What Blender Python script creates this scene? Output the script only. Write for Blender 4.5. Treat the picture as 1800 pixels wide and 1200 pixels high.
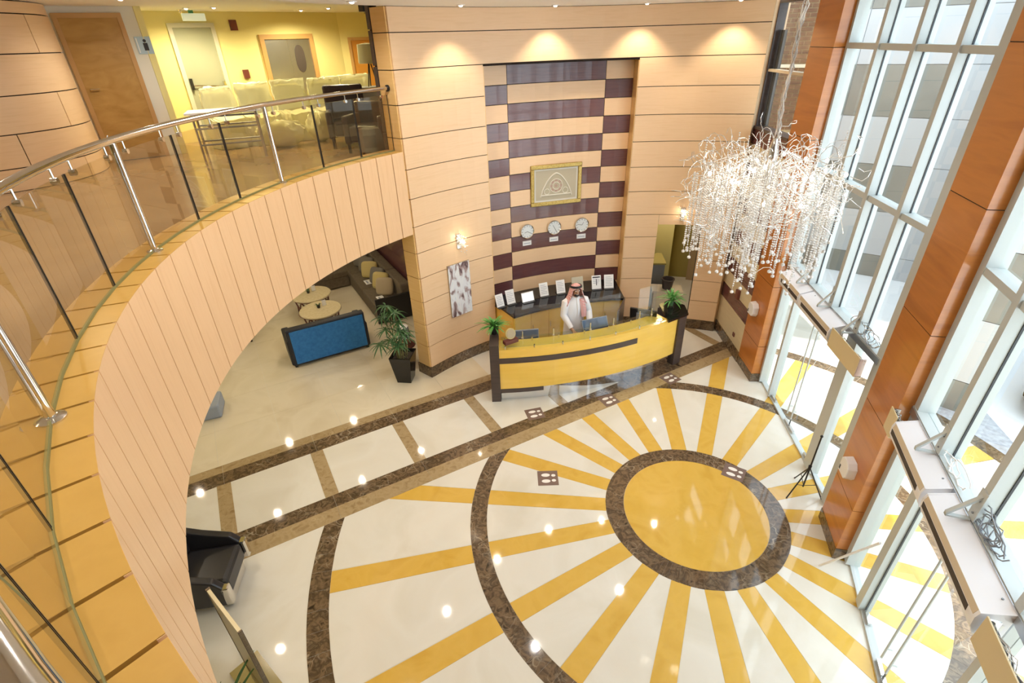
import bpy, bmesh, math, random
from math import sin, cos, radians as R, pi, tau
from mathutils import Vector, Matrix, noise

for o in list(bpy.data.objects):
    bpy.data.objects.remove(o)
sc = bpy.context.scene
COL = sc.collection

# ------------------------------------------------------------------ camera, world, light, exposure
cd = bpy.data.cameras.new('camera'); cam = bpy.data.objects.new('camera', cd); COL.objects.link(cam)
TH, RO = 0.53294, -0.032438
fw = Vector((0, cos(TH), -sin(TH))); rt = Vector((1, 0, 0)); up = rt.cross(fw)
r2 = cos(RO)*rt + sin(RO)*up; u2 = -sin(RO)*rt + cos(RO)*up
cam.matrix_world = Matrix(((r2.x, u2.x, -fw.x, 0), (r2.y, u2.y, -fw.y, 0), (r2.z, u2.z, -fw.z, 5.6), (0, 0, 0, 1)))
cd.sensor_width = 36; cd.sensor_fit = 'HORIZONTAL'; cd.lens = 36*901.5/1800; cd.clip_start = .02; cd.clip_end = 400
sc.camera = cam
w = bpy.data.worlds.new('sky'); sc.world = w; w.use_nodes = True
bg = w.node_tree.nodes['Background']; bg.inputs[0].default_value = (.80, .90, 1, 1); bg.inputs[1].default_value = 4.3
vs = sc.view_settings
vs.view_transform = 'Standard'; vs.look = 'None'; vs.gamma = 1; vs.use_curve_mapping = False; vs.exposure = 0.05
try:
    sc.cycles.max_bounces = 10; sc.cycles.transparent_max_bounces = 24; sc.cycles.diffuse_bounces = 5; sc.cycles.glossy_bounces = 4
    sc.cycles.caustics_reflective = False; sc.cycles.caustics_refractive = False; sc.cycles.sample_clamp_indirect = 4
except Exception:
    pass
sun = bpy.data.lights.new('sun', 'SUN'); sun.energy = 9.0; sun.color = (1, .96, .9); sun.angle = R(1.5)
suno = bpy.data.objects.new('sun', sun); COL.objects.link(suno)
PH0 = R(-13.7); _n = Vector((cos(PH0), sin(PH0), 0)); _t = Vector((-sin(PH0), cos(PH0), 0))
suno.rotation_euler = (_t*-.4 + _n*.10 + Vector((0, 0, -1))).to_track_quat('-Z', 'Y').to_euler(); suno.location = (0, 0, 20)
WARM = (1.0, .84, .64); NEUT = (1.0, .94, .86)

def lamp(name, kind, loc, power, color, size=.1, spot=None, direction=(0, 0, -1), blend=.6):
    d = bpy.data.lights.new(name, kind); d.energy = power; d.color = color
    if kind == 'SPOT':
        d.spot_size = R(spot or 120); d.spot_blend = blend; d.shadow_soft_size = size
    elif kind == 'AREA':
        d.shape = 'DISK'; d.size = size
    else:
        d.shadow_soft_size = size
    o = bpy.data.objects.new(name, d); COL.objects.link(o); o.location = loc
    o.rotation_euler = Vector(direction).to_track_quat('-Z', 'Y').to_euler()
    return o

# ------------------------------------------------------------------ coordinates of the place
CX, CY = 2.41, 4.82                                  # centre of the round hall and its sun floor
def P(r, a, z=0.0): return (CX + r*cos(R(a)), CY + r*sin(R(a)), z)
AU = R(29); UX, UY = cos(AU), sin(AU)
def L(u, v, z=0.0): return (CX + u*UX - v*UY, CY + u*UY + v*UX, z)   # the lounge and walkway grid
PH = R(-13.7); NX, NY = cos(PH), sin(PH)
def FA(al, ac, z=0.0): return (CX + al*NX - ac*NY, CY + al*NY + ac*NX, z)   # street front axis
DCX, DCY = -0.316, 13.769                            # centre of the desk's curve
def D(r, a, z=0.0): return (DCX + r*cos(R(a)), DCY + r*sin(R(a)), z)

# ------------------------------------------------------------------ materials
def mat(name, col, rough=.5, metal=0., spec=.5, coat=0., emit=None, estr=0.):
    m = bpy.data.materials.new(name); m.use_nodes = True
    b = m.node_tree.nodes['Principled BSDF']
    b.inputs['Base Color'].default_value = (*col, 1); b.inputs['Roughness'].default_value = rough
    b.inputs['Metallic'].default_value = metal; b.inputs['Specular IOR Level'].default_value = spec
    b.inputs['Coat Weight'].default_value = coat; b.inputs['Coat Roughness'].default_value = .06
    if emit:
        b.inputs['Emission Color'].default_value = (*emit, 1); b.inputs['Emission Strength'].default_value = estr
    return m
def tex(m, cols, scale=(1, 1, 1), nscale=4., detail=6., dist=0., pos=(0.3, .7), space='Position', bump=0.):
    nt = m.node_tree; n = nt.nodes; l = nt.links; b = n['Principled BSDF']
    if space == 'Position':
        src = n.new('ShaderNodeNewGeometry').outputs['Position']
    else:
        src = n.new('ShaderNodeTexCoord').outputs['Object']
    mp = n.new('ShaderNodeMapping'); mp.inputs['Scale'].default_value = scale; l.new(src, mp.inputs['Vector'])
    no = n.new('ShaderNodeTexNoise'); no.inputs['Scale'].default_value = nscale; no.inputs['Detail'].default_value = detail
    no.inputs['Distortion'].default_value = dist; l.new(mp.outputs[0], no.inputs['Vector'])
    cr = n.new('ShaderNodeValToRGB'); l.new(no.outputs['Fac'], cr.inputs[0])
    e = cr.color_ramp.elements
    k = len(cols)
    e[0].position = pos[0]; e[1].position = pos[1]; e[0].color = (*cols[0], 1); e[1].color = (*cols[-1], 1)
    for i in range(1, k-1):
        x = e.new(pos[0] + (pos[1]-pos[0])*i/(k-1)); x.color = (*cols[i], 1)
    l.new(cr.outputs[0], b.inputs['Base Color'])
    if bump:
        bp = n.new('ShaderNodeBump'); bp.inputs['Strength'].default_value = bump; bp.inputs['Distance'].default_value = .02
        l.new(no.outputs['Fac'], bp.inputs['Height']); l.new(bp.outputs[0], b.inputs['Normal'])
    return m, mp, cr
def veined(name, cols, vein, vscale=7., width=.03, rough=.06, amount=.55):
    m = mat(name, cols[0], rough, coat=.0)
    m, mp, cr = tex(m, cols, nscale=9, detail=8, dist=.6)
    nt = m.node_tree; n = nt.nodes; l = nt.links
    no = n.new('ShaderNodeTexNoise'); no.inputs['Scale'].default_value = 3; l.new(mp.outputs[0], no.inputs['Vector'])
    mx = n.new('ShaderNodeMix'); mx.data_type = 'VECTOR'; mx.inputs[0].default_value = .45
    l.new(mp.outputs[0], mx.inputs[4]); l.new(no.outputs['Color'], mx.inputs[5])
    vo = n.new('ShaderNodeTexVoronoi'); vo.feature = 'DISTANCE_TO_EDGE'; vo.inputs['Scale'].default_value = vscale
    l.new(mx.outputs[1], vo.inputs['Vector'])
    c2 = n.new('ShaderNodeValToRGB'); l.new(vo.outputs['Distance'], c2.inputs[0])
    c2.color_ramp.elements[0].color = (amount,)*3+(1,); c2.color_ramp.elements[1].color = (0, 0, 0, 1); c2.color_ramp.elements[1].position = width
    n2 = n.new('ShaderNodeTexNoise'); n2.inputs['Scale'].default_value = 2.2; l.new(mp.outputs[0], n2.inputs['Vector'])
    c3 = n.new('ShaderNodeValToRGB'); l.new(n2.outputs['Fac'], c3.inputs[0]); c3.color_ramp.elements[0].position = .48; c3.color_ramp.elements[1].position = .66
    mu = n.new('ShaderNodeMath'); mu.operation = 'MULTIPLY'; l.new(c2.outputs[0], mu.inputs[0]); l.new(c3.outputs[0], mu.inputs[1])
    mc = n.new('ShaderNodeMix'); mc.data_type = 'RGBA'; l.new(mu.outputs[0], mc.inputs[0]); l.new(cr.outputs[0], mc.inputs[6]); mc.inputs[7].default_value = (*vein, 1)
    l.new(mc.outputs[2], n['Principled BSDF'].inputs['Base Color'])
    return m
def glass(name, tint=(.97, .99, .98), ior=1.5, rough=0., haze=0., hcol=(1, 1, 1), boost=0.):
    m = bpy.data.materials.new(name); m.use_nodes = True; nt = m.node_tree; n = nt.nodes; l = nt.links; n.clear()
    out = n.new('ShaderNodeOutputMaterial'); tr = n.new('ShaderNodeBsdfTransparent'); tr.inputs[0].default_value = (*tint, 1)
    gl = n.new('ShaderNodeBsdfGlossy'); gl.inputs['Roughness'].default_value = rough; gl.inputs['Color'].default_value = (1, 1, 1, 1)
    fr = n.new('ShaderNodeFresnel'); fr.inputs['IOR'].default_value = ior
    mx = n.new('ShaderNodeMixShader'); geo = n.new('ShaderNodeNewGeometry')
    ad = n.new('ShaderNodeMath'); ad.operation = 'ADD'; ad.use_clamp = True; ad.inputs[1].default_value = boost; l.new(fr.outputs[0], ad.inputs[0])
    inv = n.new('ShaderNodeMath'); inv.operation = 'SUBTRACT'; inv.inputs[0].default_value = 1; l.new(geo.outputs['Backfacing'], inv.inputs[1])
    mu = n.new('ShaderNodeMath'); mu.operation = 'MULTIPLY'; l.new(ad.outputs[0], mu.inputs[0]); l.new(inv.outputs[0], mu.inputs[1])   # the far skin of a pane adds no second mirror
    l.new(mu.outputs[0], mx.inputs[0])
    l.new(tr.outputs[0], mx.inputs[1]); l.new(gl.outputs[0], mx.inputs[2])
    last = mx
    if haze:
        df = n.new('ShaderNodeBsdfDiffuse'); df.inputs[0].default_value = (*hcol, 1)
        m2 = n.new('ShaderNodeMixShader'); m2.inputs[0].default_value = haze; l.new(mx.outputs[0], m2.inputs[1]); l.new(df.outputs[0], m2.inputs[2]); last = m2
    l.new(last.outputs[0], out.inputs[0])
    return m

M = {}
M['wood'] = tex(mat('maple laminate', (.7, .46, .26), .33), [(.79, .54, .31), (.83, .58, .35), (.80, .555, .325)], (.6, .6, 9), 3)[0]
M['woodv'] = tex(mat('maple laminate upright grain', (.74, .46, .25), .36), [(.78, .51, .285), (.82, .55, .32), (.79, .525, .30)], (9, 9, .7), 3)[0]
M['cap'] = tex(mat('maple boards with warm light tint', (.74, .42, .11), .3), [(.54, .31, .065), (.60, .355, .085), (.56, .325, .072)], (2, 2, 2), 2)[0]  # maple laminate with the gold of the warm downlights put into its colour
M['endwood'] = tex(mat('honey maple edge boards', (.72, .43, .15), .3), [(.76, .49, .19), (.82, .55, .24)], (.6, .6, 9), 3)[0]
M['joint'] = mat('dark joint', (.018, .009, .006), .8)
M['maroon'] = tex(mat('dark wine veneer', (.13, .05, .05), .22, coat=.35), [(.11, .042, .045), (.15, .058, .055)], (.7, .7, 9), 4)[0]
M['pillar'] = tex(mat('cherry veneer', (.42, .14, .035), .28, coat=.3), [(.40, .125, .018), (.52, .18, .03), (.45, .15, .022)], (.5, .5, 5), 1.6, dist=.4)[0]
M['cream'] = tex(mat('cream marble', (.80, .76, .66), .05), [(.68, .64, .54), (.75, .72, .64), (.72, .68, .59)], (1, 1, 1), 1.1, dist=.8)[0]
M['loungefloor'] = tex(mat('beige marble', (.72, .64, .47), .07), [(.66, .57, .40), (.75, .67, .51), (.70, .62, .45)], (1, 1, 1), 1.0, dist=1.0)[0]
M['gold'] = tex(mat('golden marble', (.74, .44, .07), .05), [(.62, .375, .06), (.69, .435, .085), (.65, .40, .068)], (1, 1, 1), 3, dist=.6)[0]
M['emp'] = veined('dark brown veined marble', [(.03, .02, .012), (.19, .125, .07), (.07, .045, .026), (.22, .155, .09)], (.58, .48, .34), 10, .06)
M['empl'] = veined('light brown veined marble', [(.28, .19, .09), (.42, .31, .17), (.34, .24, .12)], (.62, .5, .32), 4, .02)
M['alu'] = mat('painted aluminium', (.50, .53, .52), .38, .0)
M['alud'] = mat('grey gasket', (.03, .035, .04), .5)
M['silver'] = mat('brushed aluminium rail', (.62, .65, .70), .3, .9)
M['chrome'] = mat('polished steel', (.78, .76, .73), .1, 1.)
M['mirror'] = mat('mirror steel plinth', (.80, .82, .86), .05, 1.)
M['glass'] = glass('clear pane', (.95, .98, .98))
M['railglass'] = glass('railing glass', (.90, .86, .74), 1.55, 0, .02, (.8, .7, .45), .015)
M['acrylic'] = glass('clear acrylic', (.95, .96, .97), 1.45, 0, .025, (.95, .95, 1))
M['deskglass'] = glass('desk glass', (.90, .95, .90), 1.5)
M['ceil'] = mat('white ceiling paint', (.86, .86, .86), .8)
M['ivory'] = mat('ivory paint', (.80, .72, .33), .7)
M['white'] = mat('white paint', (.80, .79, .70), .7)
M['olive'] = mat('olive paint', (.38, .31, .09), .7)
M['beigecl'] = tex(mat('pale beige board', (.66, .55, .34), .35), [(.66, .56, .36), (.72, .62, .41)], (.6, .6, 9), 3)[0]
M['mezzfloor'] = tex(mat('brown tile', (.34, .22, .12), .14), [(.30, .19, .10), (.38, .25, .14)], (1, 1, 1), 2)[0]
M['yellow'] = tex(mat('honey yellow veneer', (.86, .50, .055), .22, coat=.3), [(.86, .54, .095), (.92, .60, .12)], (.7, .7, 6), 2)[0]
M['dark'] = tex(mat('espresso laminate', (.07, .05, .045), .32), [(.06, .043, .038), (.085, .06, .052)], (1, 1, 8), 3)[0]
M['black'] = mat('black granite', (.012, .011, .011), .06)
M['blk'] = mat('black plastic', (.015, .015, .016), .35)
M['blkleather'] = mat('black leather', (.02, .019, .022), .3)
M['brownleather'] = mat('dark brown leather', (.05, .032, .03), .35)
M['grey'] = mat('grey plastic', (.22, .23, .25), .4)
M['screen'] = mat('dark screen', (.03, .06, .12), .1)
M['screenb'] = mat('blue screen', (.1, .3, .6), .2, emit=(.35, .6, .9), estr=.35)
M['whitep'] = mat('white plastic', (.82, .82, .86), .35)
M['tan'] = mat('tan plastic', (.62, .52, .38), .45)
M['beigebox'] = mat('beige sheet metal', (.66, .54, .32), .5)
M['paper'] = mat('white paper', (.86, .86, .85), .6)
M['ink'] = mat('black ink', (.03, .03, .04), .6)
M['greyink'] = mat('grey ink', (.35, .38, .45), .6)
M['blue'] = tex(mat('blue velvet', (.02, .12, .33), .75), [(.015, .13, .38), (.03, .19, .48)], (1, 1, 1), 14)[0]
M['navy'] = mat('black piping', (.012, .013, .02), .5)
M['taupe'] = tex(mat('taupe upholstery', (.13, .105, .07), .8), [(.115, .09, .06), (.15, .12, .08)], (1, 1, 1), 20)[0]
M['pillowg'] = mat('grey cushion', (.17, .155, .13), .85)
M['pillowy'] = mat('mustard cushion', (.52, .42, .17), .85)
M['pillowb'] = mat('beige cushion', (.42, .34, .22), .85)
M['tabletop'] = tex(mat('cream stone tabletop', (.68, .58, .36), .25), [(.62, .52, .31), (.72, .62, .40)], (1, 1, 1), 18)[0]
M['leaf'] = tex(mat('green leaf', (.06, .17, .05), .45), [(.018, .065, .02), (.06, .16, .05)], (1, 1, 1), 12)[0]
M['leafb'] = tex(mat('bright green leaf', (.10, .34, .06), .4), [(.06, .24, .04), (.16, .44, .10)], (1, 1, 1), 16)[0]
M['stem'] = mat('olive stem', (.22, .21, .08), .6)
M['soil'] = mat('pebble soil', (.08, .06, .045), .9)
M['bead'] = mat('cut glass bead', (.78, .77, .76), .08, spec=.9, coat=.5)
M['wire'] = mat('bright silver wire', (.86, .85, .83), .22, .7)
M['bulb'] = mat('lit bulb', (1, 1, 1), .3, emit=(1, .88, .68), estr=14)
M['downl'] = mat('lit downlight', (1, 1, 1), .3, emit=(1, .86, .64), estr=12)
M['goldframe'] = tex(mat('gilded frame', (.50, .35, .09), .35, .5), [(.36, .25, .06), (.58, .42, .13)], (1, 1, 1), 40)[0]
M['mount'] = mat('sand picture mount', (.50, .45, .33), .6)
M['mountl'] = mat('ivory lace', (.72, .70, .62), .7)
M['rose'] = mat('faded rose', (.47, .33, .27), .7)
M['doorwood'] = tex(mat('oak veneer door', (.46, .27, .07), .4), [(.38, .21, .05), (.50, .30, .09)], (1, 1, 3), 2, dist=1.2)[0]
M['doorframe'] = mat('oak door frame', (.52, .31, .12), .4)
M['orangedoor'] = mat('orange wood door', (.58, .26, .04), .4)
M['greydoor'] = mat('grey green painted door', (.36, .37, .27), .5)
M['greyframe'] = mat('pale grey painted frame', (.62, .60, .50), .5)
M['steel'] = mat('brushed steel sheet', (.55, .55, .55), .25, .9)
M['brownred'] = mat('brown red plate', (.14, .035, .025), .4)
M['red'] = mat('red plastic', (.5, .03, .02), .4)
M['plastic'] = glass('milky plastic sheeting', (.95, .95, .85), 1.4, .18, .62, (.88, .87, .60), .06)
M['yfabric'] = mat('lemon fabric', (.78, .70, .26), .8)
M['brick'] = tex(mat('brown brick', (.12, .05, .022), .8), [(.08, .03, .014), (.17, .075, .03)], (1, 1, 1), 7)[0]
M['mortar'] = mat('pale mortar', (.42, .30, .17), .9)
M['stonew'] = mat('white stone cladding', (.52, .53, .54), .6)
M['stoneg'] = tex(mat('grey beige stone cladding', (.50, .49, .43), .6), [(.21, .21, .185), (.28, .27, .235)], (1, 1, 1), .9, dist=1)[0]
M['paving'] = mat('pale paving', (.80, .80, .80), .7)
M['asph'] = tex(mat('grey gravel strip', (.40, .40, .41), .9), [(.30, .30, .31), (.48, .48, .50)], (1, 1, 1), 12)[0]
M['robe'] = mat('white cotton robe', (.84, .84, .86), .8)
M['skin'] = mat('skin', (.46, .26, .16), .5)
M['shoe'] = mat('brown sandal', (.10, .05, .03), .5)
gh = mat('red checked headscarf', (.6, .2, .15), .85)
nt = gh.node_tree; g1 = nt.nodes.new('ShaderNodeTexChecker'); g1.inputs['Scale'].default_value = 90
g1.inputs['Color1'].default_value = (.55, .06, .05, 1); g1.inputs['Color2'].default_value = (.86, .72, .68, 1)
tc = nt.nodes.new('ShaderNodeTexCoord'); nt.links.new(tc.outputs['Object'], g1.inputs['Vector']); nt.links.new(g1.outputs[0], nt.nodes['Principled BSDF'].inputs['Base Color'])
M['scarf'] = gh
pm = mat('blossom painting', (.7, .7, .72), .5)
pm, mp_, cr_ = tex(pm, [(.10, .055, .06), (.38, .28, .27), (.74, .75, .78), (.80, .81, .80), (.55, .63, .72)], (1, 1, .45), 9, 5, .9, (.33, .72))
M['painting'] = pm
M['carw'] = mat('white car paint', (.8, .82, .85), .15, coat=.5)
M['carb'] = mat('slate blue car paint', (.045, .065, .10), .15, coat=.5)
M['carglass'] = mat('dark car glass', (.02, .03, .04), .05)
M['tyre'] = mat('tyre rubber', (.02, .02, .02), .8)
M['sticker'] = mat('brown floor sticker', (.19, .12, .095), .5)
M['footw'] = mat('white print', (.86, .82, .76), .6)
M['signblue'] = mat('pale blue sign', (.45, .60, .72), .3)
M['exitw'] = mat('exit lamp body', (.75, .80, .72), .3, emit=(.8, 1, .8), estr=.25)
M['green'] = mat('green sign', (.05, .25, .12), .4)
M['lampsh'] = glass('wrapped lampshade', (.9, .9, .8), 1.4, .3, .8, (.82, .82, .62))
M['clockf'] = mat('silver clock face', (.72, .76, .77), .3)
M['corner'] = mat('board frame edge', (.16, .11, .07), .4)
M['wicker'] = mat('dark wicker', (.06, .045, .04), .7)

# ------------------------------------------------------------------ mesh builder
class MB:
    def __init__(s): s.v = []; s.f = []
    def add(s, vs, fs):
        k = len(s.v); s.v += [tuple(x) for x in vs]; s.f += [tuple(i+k for i in f) for f in fs]; return s
    def box(s, c, size, rz=0., rx=0., ry=0.):
        m = Matrix.Rotation(rz, 3, 'Z') @ Matrix.Rotation(ry, 3, 'Y') @ Matrix.Rotation(rx, 3, 'X'); c = Vector(c)
        vs = [c + m @ Vector((x*size[0]/2, y*size[1]/2, z*size[2]/2)) for x in (-1, 1) for y in (-1, 1) for z in (-1, 1)]
        return s.add(vs, [(0, 1, 3, 2), (4, 6, 7, 5), (0, 4, 5, 1), (2, 3, 7, 6), (0, 2, 6, 4), (1, 5, 7, 3)])
    def hexa(s, bot, top):                       # two matching polygons (lists of 3D points)
        n = len(bot)
        return s.add(list(bot)+list(top), [tuple(range(n-1, -1, -1)), tuple(range(n, 2*n))]+[(i, (i+1) % n, n+(i+1) % n, n+i) for i in range(n)])
    def prism(s, poly, z0, z1):
        return s.hexa([(p[0], p[1], z0) for p in poly], [(p[0], p[1], z1) for p in poly])
    def wallbox(s, a, b, z0, z1, t0, t1):         # upright slab along a->b, offset t0..t1 to the left of a->b
        a = Vector(a[:2]); b = Vector(b[:2]); d = (b-a).normalized(); n = Vector((-d.y, d.x))
        return s.prism([a+n*t0, b+n*t0, b+n*t1, a+n*t1], z0, z1)
    def arc(s, fn, r0, r1, a0, a1, z0, z1, seg=None):
        seg = seg or max(1, int(math.ceil(abs(a1-a0)/3.0)))
        vs = []; fs = []
        for i in range(seg+1):
            a = a0+(a1-a0)*i/seg
            vs += [fn(r0, a, z0), fn(r1, a, z0), fn(r1, a, z1), fn(r0, a, z1)]
        for i in range(seg):
            k = 4*i
            for j in range(4):
                j2 = (j+1) % 4; fs.append((k+j, k+j2, k+4+j2, k+4+j))
        fs += [(3, 2, 1, 0), (4*seg, 4*seg+1, 4*seg+2, 4*seg+3)]
        return s.add(vs, fs)
    def tube(s, path, rad, n=8, caps=True):
        path = [Vector(p) for p in path]; k = len(path); rads = rad if isinstance(rad, (list, tuple)) else [rad]*k
        vs = []; fs = []; prev = None
        for i, p in enumerate(path):
            t = (path[min(i+1, k-1)]-path[max(i-1, 0)]).normalized()
            ref = prev if prev is not None else (Vector((0, 0, 1)) if abs(t.z) < .9 else Vector((1, 0, 0)))
            x = (ref - t*ref.dot(t)); x = x.normalized() if x.length > 1e-6 else t.orthogonal().normalized()
            prev = x; y = t.cross(x)
            vs += [p + (x*cos(tau*j/n)+y*sin(tau*j/n))*rads[i] for j in range(n)]
        for i in range(k-1):
            for j in range(n):
                fs.append((i*n+j, i*n+(j+1) % n, (i+1)*n+(j+1) % n, (i+1)*n+j))
        if caps: fs += [tuple(range(n-1, -1, -1)), tuple(range((k-1)*n, k*n))]
        return s.add(vs, fs)
    def lathe(s, c, prof, n=24):
        c = Vector(c); vs = []; fs = []
        for r, z in prof: vs += [c+Vector((r*cos(tau*j/n), r*sin(tau*j/n), z)) for j in range(n)]
        for i in range(len(prof)-1):
            for j in range(n): fs.append((i*n+j, i*n+(j+1) % n, (i+1)*n+(j+1) % n, (i+1)*n+j))
        fs += [tuple(range(n-1, -1, -1)), tuple(range((len(prof)-1)*n, len(prof)*n))]
        return s.add(vs, fs)
    def ball(s, c, r, n=10, m=6, sc_=(1, 1, 1)):
        c = Vector(c); vs = [c+Vector((0, 0, -r*sc_[2]))]; fs = []
        for i in range(1, m):
            a = -pi/2+pi*i/m
            vs += [c+Vector((r*cos(a)*cos(tau*j/n)*sc_[0], r*cos(a)*sin(tau*j/n)*sc_[1], r*sin(a)*sc_[2])) for j in range(n)]
        vs.append(c+Vector((0, 0, r*sc_[2])))
        for j in range(n): fs.append((0, 1+(j+1) % n, 1+j))
        for i in range(m-2):
            for j in range(n): fs.append((1+i*n+j, 1+i*n+(j+1) % n, 1+(i+1)*n+(j+1) % n, 1+(i+1)*n+j))
        e = 1+(m-1)*n
        for j in range(n): fs.append((e, 1+(m-2)*n+j, 1+(m-2)*n+(j+1) % n))
        return s.add(vs, fs)
    def loft(s, rings, caps=True):
        n = len(rings[0]); vs = [p for r in rings for p in r]; fs = []
        for i in range(len(rings)-1):
            for j in range(n): fs.append((i*n+j, i*n+(j+1) % n, (i+1)*n+(j+1) % n, (i+1)*n+j))
        if caps: fs += [tuple(range(n-1, -1, -1)), tuple(range((len(rings)-1)*n, len(rings)*n))]
        return s.add(vs, fs)
    def build(s, name, m, parent=None, smooth=False, bevel=0., loc=None):
        xs = [p[0] for p in s.v]; ys = [p[1] for p in s.v]; zs = [p[2] for p in s.v]
        o3 = Vector(loc) if loc is not None else Vector(((min(xs)+max(xs))/2, (min(ys)+max(ys))/2, min(zs)))
        me = bpy.data.meshes.new(name)
        me.from_pydata([(p[0]-o3.x, p[1]-o3.y, p[2]-o3.z) for p in s.v], [], s.f)
        bm = bmesh.new(); bm.from_mesh(me); bmesh.ops.recalc_face_normals(bm, faces=bm.faces); bm.to_mesh(me); bm.free()
        me.materials.append(M[m] if isinstance(m, str) else m)
        if smooth:
            me.shade_smooth()
            try: me.set_sharp_from_angle(angle=R(40))
            except Exception: pass
        ob = bpy.data.objects.new(name, me); COL.objects.link(ob)
        if parent is not None:
            ob.parent = parent; ob.location = o3 - wloc(parent)
        else:
            ob.location = o3
        if bevel:
            b = ob.modifiers.new('bevel', 'BEVEL'); b.width = bevel; b.segments = 2; b.limit_method = 'ANGLE'
        return ob
def wloc(o):
    v = Vector(o.location)
    while o.parent is not None:
        o = o.parent; v += Vector(o.location)
    return v
def thing(name, label, cat, loc, group=None):
    o = bpy.data.objects.new(name, None); COL.objects.link(o); o.location = loc; o.empty_display_size = .1
    return tag(o, label, cat, group)
def tag(o, label, cat, group=None):
    o['label'] = label; o['category'] = cat
    if group: o['group'] = group
    return o
def struct(o, label=None):
    o['kind'] = 'structure'
    if label: o['label'] = label
    return o
def stuff(o): o['kind'] = 'stuff'; return o
def box(name, m, c, size, parent=None, rz=0., rx=0., ry=0., bevel=0.):
    return MB().box(c, size, rz, rx, ry).build(name, m, parent, bevel=bevel)
def pillow_rings(c, sx, sy, sz, rz=0., rx=0., ry=0., n=20, k=7, e=.6):
    # soft cushion: superellipse slices
    m = Matrix.Rotation(rz, 3, 'Z') @ Matrix.Rotation(ry, 3, 'Y') @ Matrix.Rotation(rx, 3, 'X'); c = Vector(c); rings = []
    for i in range(k):
        t = -1+2*(i+.5)/k*1.0; t = max(-.985, min(.985, t*1.08)); sc1 = (1-abs(t)**2.4)**.5
        ring = []
        for j in range(n):
            a = tau*j/n; ca, sa = cos(a), sin(a)
            x = math.copysign(abs(ca)**e, ca)*sx/2*(.55+.45*sc1); y = math.copysign(abs(sa)**e, sa)*sy/2*(.55+.45*sc1)
            ring.append(c + m @ Vector((x, y, t*sz/2)))
        rings.append(ring)
    return rings
def clip(poly, fn):
    out = []; n = len(poly)
    for i in range(n):
        a, b = poly[i], poly[(i+1) % n]; fa, fb = fn(a), fn(b)
        if fa <= 0: out.append(a)
        if fa*fb < 0:
            t = fa/(fa-fb); out.append((a[0]+(b[0]-a[0])*t, a[1]+(b[1]-a[1])*t))
    return out

# ================================================================== FLOOR
rnd = random.Random(5)
def vco(p): return -(p[0]-CX)*UY + (p[1]-CY)*UX
def alo(p): return (p[0]-CX)*NX + (p[1]-CY)*NY
base = clip([(-15, -9), (12, -9), (12, 20), (-15, 20)], lambda p: alo(p)-3.7)
floor = struct(MB().prism(base, -.25, -.004).build('floor', 'cream'), 'polished cream marble lobby floor with a sunburst inlay')
VB = 2.38
def inlay(name, polys, m, z1=0., clipv=True):
    mb = MB()
    for q in polys:
        if clipv: q = clip(q, lambda p: vco(p)-VB)
        if len(q) >= 3: mb.prism(q, -.02, z1)
    if mb.v: return mb.build(name, m, floor)
def p2(r, a): return P(r, a)[:2]
RING = [(.946, 1.193), (2.83, 3.05), (4.79, 5.03)]
inlay('sun_disc', [[p2(.943, 6*i) for i in range(60)]], 'gold')
for (ra, rb) in RING:
    for k in range(20):
        inlay('ring_stone', [[p2(ra, 18*k+3*j+.05), p2(rb, 18*k+3*j+.05), p2(rb, 18*k+3*j+3-.0), p2(ra, 18*k+3*j+3-.0)] for j in range(6)], 'emp')
def hw(r): return .112 + (.15-.112)*(r-1.2)/3.6
def ha(r): return math.degrees(math.asin(hw(r)/r))
for (ra, rb) in ((RING[0][1]+.003, RING[1][0]-.003), (RING[1][1]+.003, RING[2][0]-.003)):
    for k in range(20):
        a = 65+18*k
        inlay('gold_ray', [[p2(ra, a-ha(ra)), p2(rb, a-ha(rb)), p2(rb, a), p2(rb, a+ha(rb)), p2(ra, a+ha(ra))]], 'gold')
        qs = []
        for j in range(5):
            t0, t1 = j/5, (j+1)/5
            f = lambda r, t: a+ha(r)+.1+(18-2*ha(r)-.2)*t
            qs.append([p2(ra, f(ra, t0)), p2(rb, f(rb, t0)), p2(rb, f(rb, t1)), p2(ra, f(ra, t1))])
        inlay('cream_wedge', qs, 'cream')
def strip(name, u0, u1, v0, v1, m): return inlay(name, [[L(u0, v0)[:2], L(u1, v0)[:2], L(u1, v1)[:2], L(u0, v1)[:2]]], m, clipv=False)
u = -9.6
while u < 4.1:
    e = min(u+1.35, 4.05)
    for (v0, v1, m) in ((4.225, 4.40, 'empl'), (3.95, 4.222, 'emp'), (2.633, 2.87, 'emp'), (2.385, 2.63, 'empl')):
        strip('band_stone', u, e-.003, v0, v1, m)
    u += 1.35
for k in range(-3, 5):
    c = -1.51+1.35*k
    if c > 3.75: c = 3.72
    strip('cross_strip', c-.095, c+.095, 2.873, 3.947, 'empl')
    strip('walkway_slab', c+.098, min(c+1.35-.098, 3.62), 2.873, 3.947, 'cream') if c < 3.6 else None
# lounge paving squares
for i in range(9):
    for j in range(8):
        u0 = -9.4+i*.95; v0 = 4.405+j*.95
        strip('lounge_slab', u0, u0+.946, v0, v0+.946, 'loungefloor')

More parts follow.
